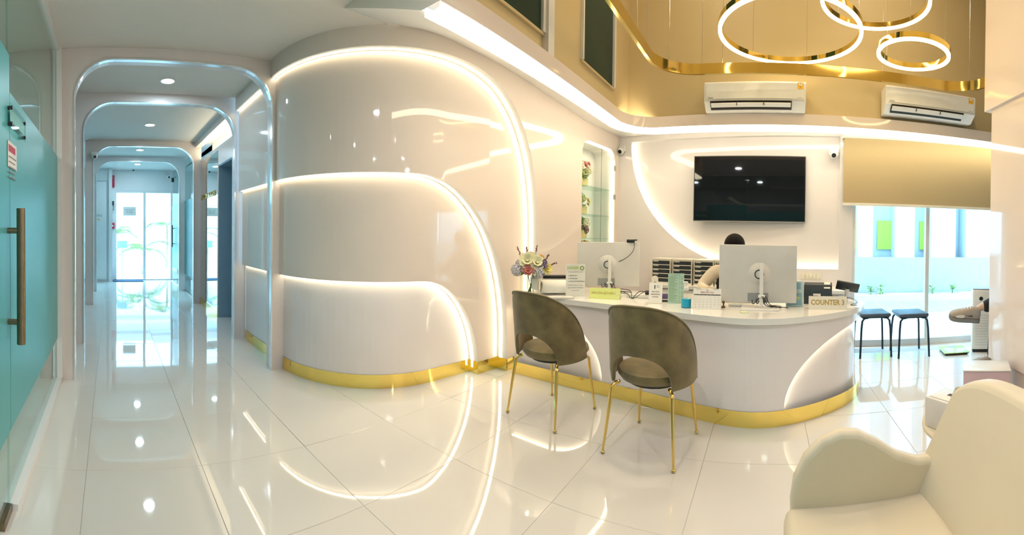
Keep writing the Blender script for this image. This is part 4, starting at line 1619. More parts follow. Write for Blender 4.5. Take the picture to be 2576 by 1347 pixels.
# small leaning leaflet
p = G(1648, 764, CZ)
t, bo, M = sign_board((p.x, p.y, CZ), face(1648) - .1, .105, .165, 'small white leaflet leaning on an easel on the counter', 'sign', 'leaflet', 'paper', tilt=.35, base=False)
MB().rbox(-.05, .05, -.008, .06, 0, .006, r=.002).build('easel_foot', 'cream_plastic', t)
MB().tube([(0, .055, .004), (0, .05, .12)], .004, 6).build('easel_strut', 'cream_plastic', t)
patch(bo, M, -.012, -.004, .115, .145, 'ink')
put(bo, M, .016, .130, 'QR', .012, 'ink_grey') if False else None
put(bo, M, .018, .135, 'สแกน\nเพื่อน', .011, 'ink_grey')
for k, s_ in enumerate(('ลงทะเบียน', 'จองคิวตรวจ', 'ออนไลน์')):
    put(bo, M, .0, .092 - k * .020, s_, .015, 'ink')
# mint price list
p = G(1700, 764, CZ)
t, bo, M = sign_board((p.x, p.y, CZ), face(1700) + .04, .125, .235, 'pale mint green price list in an acrylic stand', 'sign', 'price_list', 'mint')
put(bo, M, 0, .222, 'รายการตรวจ', .012, 'ink_green', width=.07)
for k in range(21):
    z = .207 - k * .0093
    w = (.055, .07, .048, .062, .04)[k % 5]
    patch(bo, M, -.056, -.056 + w, z - .0016, z + .0016, 'ink_green', name='print_line')
    if k % 4 != 3:
        patch(bo, M, .025, .032, z - .0016, z + .0016, 'ink_green', name='print_line')
        patch(bo, M, .040, .054, z - .0016, z + .0016, 'ink_green', name='print_line')
# sanitiser bottle
p = G(1726, 774, CZ)
bt = thing('sanitizer_bottle', 'clear pump bottle half full of bright blue hand sanitizer', 'bottle', (p.x, p.y, CZ), face(1726))
MB().lathe([(.001, .0), (.036, .0), (.038, .004), (.038, .082), (.036, .095), (.022, .112), (.014, .118), (.014, .126)], 24).build('bottle_body', 'acrylic', bt)
MB().lathe([(.001, .003), (.035, .003), (.0365, .006), (.0365, .066), (.001, .066)], 24).build('gel', 'sky_liquid', bt)
pm = MB().lathe([(.017, .124), (.018, .126), (.018, .150), (.013, .154), (.006, .156), (.006, .178), (.001, .178)], 18).build('pump_collar', 'white_plastic', bt)
MB().rbox(-.026, .012, -.009, .009, .174, .192, r=.005).build('pump_head', 'white_plastic', pm)
MB().tube([(0, 0, .12), (.004, 0, .02)], .0022, 6).build('dip_tube', 'white_plastic', bt)
# calendar
p = G(1778, 779, CZ)
t, bo, M = sign_board((p.x, p.y, CZ), face(1778) - .06, .205, .150, 'white desk calendar open at February 2024', 'calendar', 'desk_calendar', 'paper', tilt=.30, base=False)
m = MB().box(-.1025, .1025, -.002, .002, 0, .150)
m.xf(Matrix.Translation((0, .092, 0)) @ Matrix.Rotation(.30, 4, 'X'))
m.build('rear_board', 'paper', t, smooth=False)
put(bo, M, 0, .122, 'FEBRUARY 2024', .017, 'ink_red', width=.095)
put(bo, M, 0, .137, '2024', .009, 'ink_grey')
patch(bo, M, -.098, .098, .102, .109, 'ink', name='weekday_bar')
for c in range(7):
    put(bo, M, -.084 + c * .028, .1055, 'SMTWTFS'[c], .006, 'paper', thick=.0052)
day = 1
for r_ in range(5):
    for c in range(7):
        if (r_ == 0 and c < 4) or day > 29:
            continue
        put(bo, M, -.084 + c * .028, .088 - r_ * .018, str(day), .008, 'ink_grey')
        day += 1
for k in list(range(-4, 0)) + list(range(1, 5)):
    q = M @ Vector((k * .0095 + (.04 if k > 0 else -.04), 0, .147))
    MB().tube([(q.x, q.y + .004 * math.cos(a), q.z + .005 * math.sin(a)) for a in srange(0, 2 * PI, 10)], .0009, 5).build('ring_binding', 'ink', t)
# leaflet stand with blue picture
p = G(1999, 772, CZ)
t, bo, M = sign_board((p.x, p.y, CZ), face(1999) - .05, .135, .195, 'blue picture leaflet in a clear acrylic stand', 'sign', 'leaflet_stand', 'leaflet_pale')
patch(bo, M, -.055, .055, .012, .105, 'leaflet_blue')
patch(bo, M, -.045, .045, .135, .185, 'leaflet_blue')
m = MB().add([(a, -.0028, b) for a, b in ((-.03, .028), (-.022, .022), (.028, .075), (.018, .082))], [(0, 1, 2, 3)]).build('print_block', 'paper', bo, smooth=False)
m = MB().add([(a, -.003, b) for a, b in ((.015, .060), (.022, .055), (.046, .066), (.038, .078), (.026, .075))], [(0, 1, 2, 3, 4)]).build('print_block', 'lime_card', bo, smooth=False)
MB().box(-.07, .07, -.0075, -.0055, 0, .2).build('cover_sheet', 'acrylic', t, smooth=False)
# COUNTER 3 tent sign
p = G(2082, 779, CZ)
t, bo, M = sign_board((p.x, p.y, CZ), face(2082) + .02, .285, .098, 'cream tent sign lettered COUNTER 3 in gold', 'sign', 'counter_sign', 'cream_plastic', tilt=.36, base=False)
m = MB().box(-.1425, .1425, -.002, .002, 0, .098)
m.xf(Matrix.Translation((0, .070, 0)) @ Matrix.Rotation(.36, 4, 'X'))
m.build('rear_board', 'cream_plastic', t, smooth=False)
put(bo, M, 0, .050, 'COUNTER 3', .054, 'ink_gold', width=.25, bold=.0014)

# document printer with its paper at the left end
p = atD(1402, 727, 3.76)
pr = thing('document_printer', 'small black printer feeding curled white paper at the counter end', 'printer', (p.x, p.y, CZ), face(1395) + .12)
pr.scale = (1.05, 1.0, 1.4)
MB().rbox(-.15, .17, -.05, .16, 0.0, .075, r=.012).build('printer_body', 'black_plastic', pr)
MB().rbox(-.12, .17, .06, .15, .075, .105, r=.008).build('feed_cover', 'black_plastic', pr)
MB().rbox(-.15, .17, .0, .06, .0755, .086, r=.004).build('ledge', 'grey_plastic', pr)
rows = []
for i in range(13):
    a = -0.3 + (PI * .9) * i / 12
    rows.append([(-.16, -.075 - .075 * math.sin(a) * .6, .012 + .045 - .05 * math.cos(a) + .014), (.10, -.075 - .075 * math.sin(a) * .6, .012 + .045 - .05 * math.cos(a) + .014)])
rows = [[(-.16 + .02 * math.sin(i / 12 * PI), -.055 - .10 * math.sin(i / 12 * PI * .62), .012 + .075 * math.cos(i / 12 * PI * .5)), (.07 + .02 * math.sin(i / 12 * PI), -.055 - .10 * math.sin(i / 12 * PI * .62), .012 + .075 * math.cos(i / 12 * PI * .5))] for i in range(13)]
MB().grid(rows).build('paper_sheet', 'paper', pr)
p = atD(1404, 731, 3.42)
tr = thing('paper_tray', 'flat white paper tray in front of the small black printer', 'tray', (p.x, p.y, CZ), face(1385) + .1)
MB().rbox(-.15, .13, -.045, .03, 0, .012, r=.003).build('tray_base', 'silver_plastic', tr)
MB().rbox(-.14, .12, -.04, .025, .0122, .016, r=.001).build('paper_stack', 'paper', tr)

# dark label printer with a display
p = G(2062, 766, CZ)
lp = thing('receipt_printer', 'dark receipt printer with tilted display at the counter end', 'printer', (p.x + .09, p.y - .01, CZ), face(2062) - .02)
MB().prism([(-.09, 0), (.12, 0), (.12, .09), (.07, .150), (.0, .165), (-.07, .150), (-.09, .11)], -.125, .10, axis='x').build('printer_body', 'dark_plastic', lp)
MB().rbox(.10, .16, -.08, .12, 0, .055, r=.008).build('printer_foot', 'dark_plastic', lp)
MB().rbox(-.06, .02, -.095, -.0895, .03, .075, r=.002).build('front_hatch', 'black_plastic', lp)
MB().box(-.05, .01, -.0965, -.0952, .055, .085).build('label_sticker', 'paper', lp, smooth=False)
MB().box(-.05, -.01, -.0972, -.0966, .060, .070).build('label_print', 'ink_red', lp, smooth=False)
rows = [[(.035, -.09 + .17 * i / 10, .112 + .055 * math.sin(PI * (i + 1) / 12)), (.085, -.09 + .17 * i / 10, .112 + .055 * math.sin(PI * (i + 1) / 12))] for i in range(11)]
MB().grid(rows).build('paper_strip', 'paper', lp)
dsp = MB().rbox(-.10, .09, -.008, .008, -.05, .05, r=.004)
dsp.xf(Matrix.Translation((.235, .03, .13)) @ Matrix.Rotation(.18, 4, 'Y') @ Matrix.Rotation(.75, 4, 'X'))
ds = dsp.build('display', 'dark_plastic', lp)
MB().tube([(.22, .06, 0.006), (.23, .04, .11)], .018, 10).build('display_post', 'white_plastic', lp)
MB().ctube([(.19, -.02, .05), (.26, -.05, .04), (.30, -.09, .02), (.25, -.12, .003), (.30, -.13, .003)], .0022, 6).build('cable', 'black_plastic', lp)
MB().ctube([(.16, .05, .03), (.25, .0, .045), (.31, -.05, .02), (.28, -.11, .003)], .0018, 6).build('cable', 'black_plastic', lp)

# power strip and cables on the worktop
p = G(1612, 750, CZ)
ps = thing('power_strip', 'white power strip with plugged black cables on the counter', 'power strip', (p.x, p.y, CZ), face(1610) - .25)
MB().rbox(-.12, .12, -.025, .025, 0, .03, r=.006).build('strip_body', 'white_plastic', ps)
for k in range(2):
    MB().rbox(.06 + k * .06 - .02, .06 + k * .06 + .018, -.018, .018, .03, .06, r=.006).build('plug', 'black_plastic', ps)
MB().ctube([(.06, -.02, .05), (.0, -.06, .06), (-.05, -.10, .008), (-.10, -.07, .04), (-.18, .02, .03), (-.26, .05, .05)], .0035, 6).build('cable', 'black_plastic', ps)
MB().ctube([(.12, -.02, .05), (.06, -.07, .07), (-.04, -.11, .008), (-.08, -.04, .06), (-.20, .06, .06)], .003, 6).build('cable', 'black_plastic', ps)
MB().ctube([(-.12, 0, .015), (-.2, -.03, .006), (-.25, .04, .006)], .003, 6).build('cable', 'white_plastic', ps)
# scanner handset
p = G(1630, 742, CZ, )
hs = thing('hand_scanner', 'pale handheld scanner standing beside the first monitor', 'scanner', (p.x + .12, p.y - .03, CZ), face(1630))  # a hand scanner, no telephone
MB().prism(rrect(-.03, .03, 0, .16, .028), -.014, .014, axis='y').build('body', 'cream_plastic', hs)
MB().lathe([(.001, -.0165), (.009, -.0165), (.009, -.014)], 14, (0, 0, .10), axis='y').build('button', 'grey_plastic', hs)
# computer box (dark tower) behind first monitor
p = G(1626, 700, CZ)
# items near second monitor
p = G(1850, 770, CZ)
bx = thing('tissue_pack', 'small cream packet lying on the counter under the second monitor', 'packet', (p.x, p.y, CZ), face(1850) - .2)
MB().rbox(-.05, .05, -.03, .03, 0, .02, r=.008).build('packet_body', 'cream_plastic', bx)
MB().rbox(-.02, .02, -.012, .012, .0202, .022, r=.001).build('flap', 'paper', bx)
p = G(1835, 772, CZ)
kb = thing('keyboard', 'low white keyboard behind the second monitor', 'keyboard', (p.x + .25, p.y + .02, CZ), face(1840) + PI)
MB().rbox(-.2, .2, -.065, .065, 0, .014, r=.004).build('keyboard_base', 'white_plastic', kb)
for r_ in range(4):
    for c in range(12):
        MB().box(-.185 + c * .031, -.159 + c * .031, -.052 + r_ * .027, -.030 + r_ * .027, .0141, .018).build('key', 'silver_plastic', kb, smooth=False)
p = G(1820, 775, CZ)
st_ = thing('rubber_stamp', 'dark round handled rubber stamp beside the calendar', 'stamp', (p.x, p.y, CZ), 0)
MB().lathe([(.001, 0), (.014, 0), (.014, .012), (.006, .016), (.006, .03), (.012, .038), (.010, .05), (.001, .053)], 16).build('stamp_body', 'brown_leather', st_)
p = G(1690, 765, CZ, )
ml = thing('desk_stapler', 'navy round stapler standing behind the mint price list', 'stapler', (p.x + .10, p.y + .06, CZ), face(1690))  # a navy stapler, no lamp
MB().rbox(-.05, .05, -.02, .02, 0, .012, r=.004).build('stapler_base', 'black_plastic', ml)
MB().rbox(-.055, .04, -.016, .016, .02, .065, r=.012).build('stapler_arm', 'petal_purple', ml)
MB().rbox(.02, .045, -.012, .012, .010, .03, r=.004).build('stapler_hinge', 'black_plastic', ml)
for (px_, py_, l, lab) in ((1950, 772, .08, 'cream box lid lying beside the second monitor'), (1872, 788, .05, 'small pale sticky note pad at the counter edge')):
    p = G(px_, py_, CZ)
    o = thing('note_pad', lab, 'note pad', (p.x, p.y, CZ), face(px_) + .3)
    MB().rbox(-l / 2, l / 2, -.03, .03, 0, .010, r=.001).build('paper_block', 'lime_soft' if l < .06 else 'cream_plastic', o)
    MB().rbox(-l / 2, l / 2, .024, .0305, .0, .0106, r=.001).build('glue_edge', 'cream_plastic', o)

# ================================================================== FLOWERS
def bloom_mesh(name, material, r, layers=3, n=7, flat=0.5):
    m = MB()
    for L in range(layers):
        rr = r * (1 - .27 * L)
        for k in range(n):
            a = 2 * PI * k / n + L * .45
            el = .15 + .45 * L
            d = Vector((math.cos(a), math.sin(a), 0))
            s_ = Vector((-math.sin(a), math.cos(a), 0))
            up_ = Vector((0, 0, 1))
            rows = []
            for i in range(4):
                t_ = i / 3
                w = rr * .48 * math.sin(PI * (.16 + .74 * t_))
                c = d * rr * t_ * math.cos(el) + up_ * (rr * t_ * math.sin(el) + flat * rr * (.25 * t_ * t_) + L * rr * .12)
                rows.append([c - s_ * w + up_ * w * .25, c + d * .0, c + s_ * w + up_ * w * .25])
            m.grid(rows)
    m.ball((0, 0, r * .22), r * .22, 7, 4)
    return m.mesh(name, material)


BLOOM = {}


def bloom(kind, r, parent, loc, dirv, name='bloom', n=7, layers=3):
    key = (kind, n, layers)
    if key not in BLOOM:
        BLOOM[key] = bloom_mesh(name, kind, 1.0, layers, n)
    o = bpy.data.objects.new(name, BLOOM[key])
    COL.objects.link(o)
    o.parent = parent
    o.location = loc
    o.rotation_mode = 'QUATERNION'
    o.rotation_quaternion = Vector((0, 0, 1)).rotation_difference(Vector(dirv).normalized())
    o.scale = (r, r, r)
    return o


def cluster_mesh(name, material, R, n, r, seed):
    rnd = random.Random(seed)
    m = MB()
    for i in range(n):
        z = 1 - 2 * (i + .5) / n
        a = i * 2.39996
        q = math.sqrt(max(0, 1 - z * z))
        d = Vector((q * math.cos(a), q * math.sin(a), z))
        c = d * R
        s1 = d.orthogonal().normalized()
        s2 = d.cross(s1)
        for k in range(4):
            b = 2 * PI * k / 4 + rnd.random()
            e = s1 * math.cos(b) + s2 * math.sin(b)
            f = d.cross(e)
            m.add([c, c + e * r * .55 + f * r * .4, c + e * r + d * r * .25, c + e * r * .55 - f * r * .4], [(0, 1, 2, 3)])
    return m.mesh(name, material, smooth=False)


def cluster(kind, R, parent, loc, n=40, r=.014, name='flower_cluster', seed=1):
    o = bpy.data.objects.new(name, cluster_mesh(name, kind, R, n, r, seed))
    COL.objects.link(o)
    o.parent = parent
    o.location = loc
    return o


def leaf_mesh(length, width, bend=.3):
    m = MB()
    rows = []
    for i in range(6):
        t_ = i / 5
        w = width * math.sin(PI * (.08 + .9 * t_)) * .5
        rows.append([(-w, length * t_, bend * length * t_ * t_ * -1 + w * .3), (0, length * t_, -bend * length * t_ * t_), (w, length * t_, -bend * length * t_ * t_ + w * .3)])
    return m.grid(rows).mesh('leaf', None)


def leaf(parent, loc, az, el, length, width, material='leaf'):
    me = leaf_mesh(length, width)
    me.materials.append(MATS[material])
    o = bpy.data.objects.new('leaf', me)
    COL.objects.link(o)
    o.parent = parent
    o.location = loc
    o.rotation_euler = (el, 0, az)
    return o


vp = atD(1336, 723, 3.55)
va = thing('flower_vase', 'square clear glass vase of mixed cream, rose and lilac flowers on the counter', 'flower vase', (vp.x, vp.y, CZ), face(1338) + .2)
VW, VH = .085, .20
for (a, b, c, d) in ((-VW, VW, -VW, -VW + .004), (-VW, VW, VW - .004, VW), (-VW, -VW + .004, -VW + .004, VW - .004), (VW - .004, VW, -VW + .004, VW - .004)):
    MB().box(a, b, c, d, 0.0, VH).build('glass_side', 'acrylic', va, smooth=False)
MB().box(-VW, VW, -VW, VW, 0, .006).build('glass_base', 'acrylic', va, smooth=False)
for k in range(9):
    a = random.uniform(0, 2 * PI)
    MB().tube([(random.uniform(-.03, .03) - .01, random.uniform(-.02, .02), .008), (.01 * math.cos(a), .01 * math.sin(a), .11), (.05 * math.cos(a), .05 * math.sin(a), .24)], .003, 6).build('stem', 'stem', va)
MB().prism([(-.0, .06), (.055, .055), (.05, .17), (.005, .18)], -.02, .03, axis='y').build('label_card', 'paper', va)
for (kind, r, x, z, y, n, l) in (('petal_cream', .075, -.045, .30, -.05, 9, 4), ('petal_cream', .070, .03, .285, -.06, 9, 4), ('petal_rose', .052, -.045, .225, -.09, 8, 4),
                                 ('petal_yellow', .055, .12, .235, -.05, 10, 3), ('petal_purple', .045, .085, .275, -.06, 8, 3), ('petal_orange', .040, .07, .315, -.03, 7, 3), ('petal_cream', .045, -.005, .335, .0, 8, 3)):
    bloom(kind, r, va, (x, y, z), (x * 3, -.8, .35), n=n, layers=l)
for i, (x, z, y) in enumerate(((-.125, .225, -.03), (.04, .205, -.07), (.0, .25, .02), (-.08, .26, .04), (.08, .23, .03))):
    cluster('petal_lilac', .050, va, (x, y, z), n=46, r=.020, seed=i)
for (x, z, dx_, dz_) in ((-.085, .33, -.04, .09), (-.03, .36, -.02, .06), (.03, .36, .015, .075), (.14, .26, .08, .03), (.115, .30, .03, .06)):
    tw = MB().tube([(x, 0, z - .08), (x + dx_ * .5, -.01, z + dz_ * .4), (x + dx_, -.015, z + dz_)], .0022, 5).build('twig', 'twig', va)
    m = MB()
    for k in range(9):
        u = .35 + .65 * k / 8
        m.ball((x + dx_ * u + random.uniform(-.006, .006), -.012, z + dz_ * u - .01 + random.uniform(-.004, .004)), .0055, 6, 4)
    m.build('bud_spike', 'petal_maroon' if dx_ < .02 else 'twig', tw)
for k in range(8):
    a = 2 * PI * k / 8
    leaf(va, (.03 * math.cos(a), .03 * math.sin(a), .20), a - PI / 2, .15, .12, .05, 'leaf' if k % 2 else 'leaf_pale')


def basket_flowers(s, z, label, kinds, bw, bh, seed, handle=False, leaves='leaf'):
    rnd = random.Random(seed)
    q = plan(s, O3 - .165)
    t = thing('flower_basket', label, 'flower basket', (q[0], q[1], z), -TILT + PI * 0, 'flower baskets in the niche')
    if bh:
        m = MB()
        m.prism([(-bw * .85, 0), (bw * .85, 0), (bw, bh), (-bw, bh)], -.06, .06, axis='y')
        m.build('basket', 'basket', t)
    for k in range(12):
        a = 2 * PI * k / 12 + rnd.random() * .4
        leaf(t, (.03 * math.cos(a), .02 * math.sin(a), bh + .015), a - PI / 2, rnd.uniform(-.2, .6), rnd.uniform(.06, .09), .045, leaves)
    for (kind, r, x, zz, typ) in kinds:
        if typ == 'b':
            bloom(kind, r, t, (x, -.07 + rnd.uniform(0, .03), bh + zz), (x * 4, -.9, .5), n=7, layers=3)
        else:
            cluster(kind, r, t, (x, -.03 + rnd.uniform(-.02, .03), bh + zz), n=34, r=r * .42, seed=seed + int(x * 100))
    if handle:
        MB().tube([(-.06, 0, bh), (-.035, 0, bh + .17), (0, 0, bh + .215), (.04, 0, bh + .17), (.07, 0, bh)], .0028, 6).build('handle', 'twig', t)
    return t


sN = NI0 + (NI1 - NI0) * 0.30
basket_flowers(sN, 1.808, 'flower basket with a pink rose on the top glass shelf', [('petal_pink', .055, .0, .155, 'b'), ('petal_pink', .045, .05, .165, 'b'), ('petal_cream', .05, -.09, .14, 'c'), ('petal_cream', .045, .11, .10, 'c'), ('leaf_pale', .055, .06, .06, 'c'), ('leaf_pale', .05, -.06, .06, 'c')], .07, .09, 3)
basket_flowers(sN - .01, 1.483, 'flower basket with yellow blooms and a twig handle on the second shelf', [('petal_yellow', .05, .06, .07, 'b'), ('leaf_pale', .055, -.08, .06, 'c'), ('leaf_pale', .05, .0, .10, 'c'), ('petal_yellow', .035, .10, .03, 'b')], .065, .085, 5, handle=True, leaves='leaf_pale')
basket_flowers(sN - .02, 1.203, 'yellow striped flower box with maroon and white blooms on the third shelf', [('petal_maroon', .05, -.07, .03, 'c'), ('petal_cream', .055, .08, .08, 'c'), ('petal_maroon', .05, .06, .0, 'c'), ('leaf', .045, -.02, .11, 'c')], .085, .10, 7)
basket_flowers(sN - .02, NIZ0 + .002, 'low orange flower arrangement at the bottom of the niche', [('petal_orange', .05, -.08, .17, 'c'), ('petal_orange', .055, .06, .17, 'c'), ('petal_yellow', .04, .0, .14, 'c')], .09, .0, 9, leaves='leaf_pale') if False else None
lo = basket_flowers(sN - .02, NIZ0 + .002, 'low orange flower arrangement at the bottom of the niche', [('petal_orange', .05, -.08, .05, 'c'), ('petal_orange', .055, .06, .05, 'c'), ('petal_yellow', .04, .0, .06, 'c')], .09, .12, 9, leaves='leaf_pale')

# ================================================================== BACK CREDENZA AND DRAWER UNITS
cz0 = .70
cred = thing('credenza', 'low white credenza along the back wall behind the counter', 'cabinet', (0, 0, 0))
bwbox(-1.75, 0.34, DP + .005, DP + .42, .05, cz0 - .03).build('body', 'white_paint', cred, smooth=False)
bwbox(-1.78, 0.37, DP + .002, DP + .45, cz0 - .03, cz0).build('top', 'white_gloss', cred, smooth=False)
for k in range(4):
    d_ = bwbox(-1.74 + k * .52, -1.23 + k * .52, DP + .4205, DP + .435, .08, cz0 - .05).build('door', 'white_gloss', cred, smooth=False)
    bwbox(-1.27 + k * .52, -1.25 + k * .52, DP + .4355, DP + .45, .45, .58).build('handle', 'steel', d_, smooth=False)
for k, px_ in enumerate((1663, 1716, 1770, 1824)):
    p = atN(px_, 700, NB, DB - .38)
    lab = ['leftmost document drawer unit on the back credenza', 'second document drawer unit from the left on the credenza', 'third document drawer unit, partly behind the receptionist', 'rightmost document drawer unit, behind the second monitor'][k]
    t = thing('drawer_unit', lab, 'drawer unit', (p.x, p.y, cz0), -THN, 'document drawer units')
    w, h = .226, .285
    MB().box(-w / 2, -w / 2 + .008, -.01, .26, 0, h).build('side', 'cream_plastic', t, smooth=False)
    MB().box(w / 2 - .008, w / 2, -.01, .26, 0, h).build('side', 'cream_plastic', t, smooth=False)
    MB().box(-w / 2 + .008, w / 2 - .008, -.01, .26, h - .012, h).build('top', 'cream_plastic', t, smooth=False)
    MB().box(-w / 2 + .008, w / 2 - .008, -.01, .26, 0, .02).build('base', 'cream_plastic', t, smooth=False)
    MB().box(-w / 2 + .008, w / 2 - .008, .25, .26, .02, h - .012).build('back', 'cream_plastic', t, smooth=False)
    for j in range(5):
        z = .024 + j * .050
        d_ = MB().box(-w / 2 + .012, w / 2 - .012, -.002, .24, z, z + .036).build('drawer', 'dark_plastic', t, smooth=False)
        MB().box(-w / 2 + .009, w / 2 - .009, -.009, -.0025, z + .038, z + .046).build('divider', 'cream_plastic', t, smooth=False)
        MB().box(-w / 2 + .016, -w / 2 + .080, -.0045, -.0025, z + .026, z + .036).build('label_tab', 'paper', d_, smooth=False)

# ================================================================== CORRIDOR FITTINGS
for (px_, ya, yb, nm, lab, cat, mt) in ((281, 442, 472, 'fire_alarm_bell', 'red fire alarm sounder high beside the garden door', 'alarm', 'red_plastic'),
                                        (283, 504, 532, 'access_keypad', 'grey access keypad beside the garden door', 'keypad', 'silver_plastic'),
                                        (283, 561, 576, 'alarm_button', 'red fire alarm call point beside the garden door', 'alarm', 'red_plastic')):
    a, b = atY(px_, ya, EYW), atY(px_, yb, EYW)
    t = thing(nm, lab, cat, (0.035, EYW, (a.z + b.z) / 2), 0)
    hh = (a.z - b.z) / 2
    MB().rbox(-.012 - .03, .045, -.06, 0, -hh, hh, r=.008).build('housing', mt, t)
    if nm == 'fire_alarm_bell':
        MB().rbox(-.03, .03, -.075, -.0605, hh * .35, hh, r=.006).build('beacon', 'ink_red', t)
        MB().lathe([(.001, -.072), (.03, -.07), (.035, -.0605)], 16, (0, 0, -hh * .3), axis='y').build('horn', 'red_plastic', t)
    elif nm == 'access_keypad':
        MB().box(-.03, .035, -.0625, -.0605, -.0, hh * .8).build('display', 'dark_plastic', t, smooth=False)
        for k in range(3):
            MB().box(.005, .035, -.0635, -.0605, -.03 - k * .04, -.01 - k * .04).build('key', 'ink', t, smooth=False)
    else:
        MB().box(-.02, .02, -.0635, -.0605, -.02, .02).build('press_glass', 'paper', t, smooth=False)
dm = thing('door_mat', 'dark blue door mat before the garden door', 'door mat', (0.43, 10.28, 0), 0)
MB().rbox(-.38, .34, -.16, .14, 0.0, .012, r=.004).build('pile', 'mat_blue', dm)
MB().rbox(-.395, .355, -.175, .155, 0.0, .006, r=.002).build('rubber_edge', 'black_plastic', dm)

# plates on the glass door
def plate(pa, pb, name, label, cat, acry):
    """pa top-near pixel, pb bottom-far pixel on the glass plane"""
    X = GX + .0135
    a, b = atX(pa[0], pa[1], X), atX(pb[0], pb[1], X)
    t = thing(name, label, cat, (X, (a.y + b.y) / 2, (a.z + b.z) / 2), PI / 2)
    # local X runs along -> world Y, local -Y faces world +X
    w, h = abs(b.y - a.y), abs(a.z - b.z)
    return t, w, h


t, w, h = plate((18, 258), (57, 358), 'door_plaque', 'clear acrylic door plaque with steel standoffs on the teal glass', 'plaque', True)
MB().box(-w / 2, w / 2, -.016, -.011, -h / 2, h / 2).build('plate', 'glass_green', t, smooth=False)
MB().box(-w / 2 + .01, w / 2 - .01, -.0108, -.0098, -h / 2 + .03, h / 2 - .02).build('insert', 'leaflet_pale', t, smooth=False)
for a in (-1, 1):
    for b in (-1, 1):
        MB().lathe([(.009, -.020), (.009, -.0005)], 12, (a * (w / 2 - .018), 0, b * (h / 2 - .018)), axis='y').build('standoff', 'black_plastic', t)
text('X-RAY', .03, 'ink_grey', t, (0, -.0165, h / 2 - .045), rot=(PI / 2, 0, 0)) if False else None
t, w, h = plate((19, 352), (41, 432), 'door_poster', 'white poster with a red heading taped to the teal glass', 'poster', False)
MB().box(-w / 2, w / 2, -.002, -.0005, -h / 2, h / 2).build('paper', 'paper', t, smooth=False)
MB().box(-w / 2 + .01, w / 2 - .03, -.0028, -.0021, h / 2 - .045, h / 2 - .015).build('heading', 'ink_red', t, smooth=False)
for k in range(5):
    MB().box(-w / 2 + .012, w / 2 - .015 - .02 * (k % 2), -.0028, -.0021, h / 2 - .07 - .022 * k, h / 2 - .064 - .022 * k).build('print_line', 'ink_grey', t, smooth=False)

# ================================================================== PEOPLE
def skin_mesh(name, verts, edges, radii, material, parent, root=0, sub=2):
    me = bpy.data.meshes.new(name)
    me.from_pydata(verts, edges, [])
    o = bpy.data.objects.new(name, me)
    COL.objects.link(o)
    o.parent = parent
    me.materials.append(MATS[material])
    sk = o.modifiers.new('skin', 'SKIN')
    sk.use_smooth_shade = True
    sk.branch_smoothing = .4
    for i, v in enumerate(me.skin_vertices[0].data):
        r = radii[i]
        v.radius = r if isinstance(r, tuple) else (r, r)
        v.use_root = (i == root)
    sb = o.modifiers.new('sub', 'SUBSURF')
    sb.levels = sub
    sb.render_levels = sub
    return o


class SK:
    def __init__(self):
        self.v, self.e, self.r = [], [], []

    def p(self, co, r, prev=None):
        self.v.append(tuple(co))
        self.r.append(r)
        i = len(self.v) - 1
        if prev is not None:
            self.e.append((prev, i))
        return i

    def chain(self, pts, prev=None):
        for co, r in pts:
            prev = self.p(co, r, prev)
        return prev


def hand(sk, wrist, palm_dir, side_dir, prev, curl=.35):
    """palm, four fingers and a thumb growing from the wrist vertex"""
    pd, sd_ = Vector(palm_dir).normalized(), Vector(side_dir).normalized()
    dn = pd.cross(sd_).normalized()
    if dn.z > 0:
        dn = -dn
    w = Vector(wrist)
    pm = sk.p(w + pd * .045, (.030, .016), prev)
    for k, (o_, l) in enumerate(((-.028, .060), (-.010, .072), (.010, .068), (.028, .052))):
        a = sk.p(w + pd * .085 + sd_ * o_, .0088, pm)
        b = sk.p(w + pd * (.085 + l * .5) + sd_ * o_ * 1.1 + dn * l * curl * .35, .0082, a)
        c = sk.p(w + pd * (.085 + l * .85) + sd_ * o_ * 1.1 + dn * l * curl * 1.0, .0072, b)
    t1 = sk.p(w + pd * .035 - sd_ * .036 + dn * .008, .0105, pm)
    sk.p(w + pd * .070 - sd_ * .056 + dn * .014, .0088, t1)


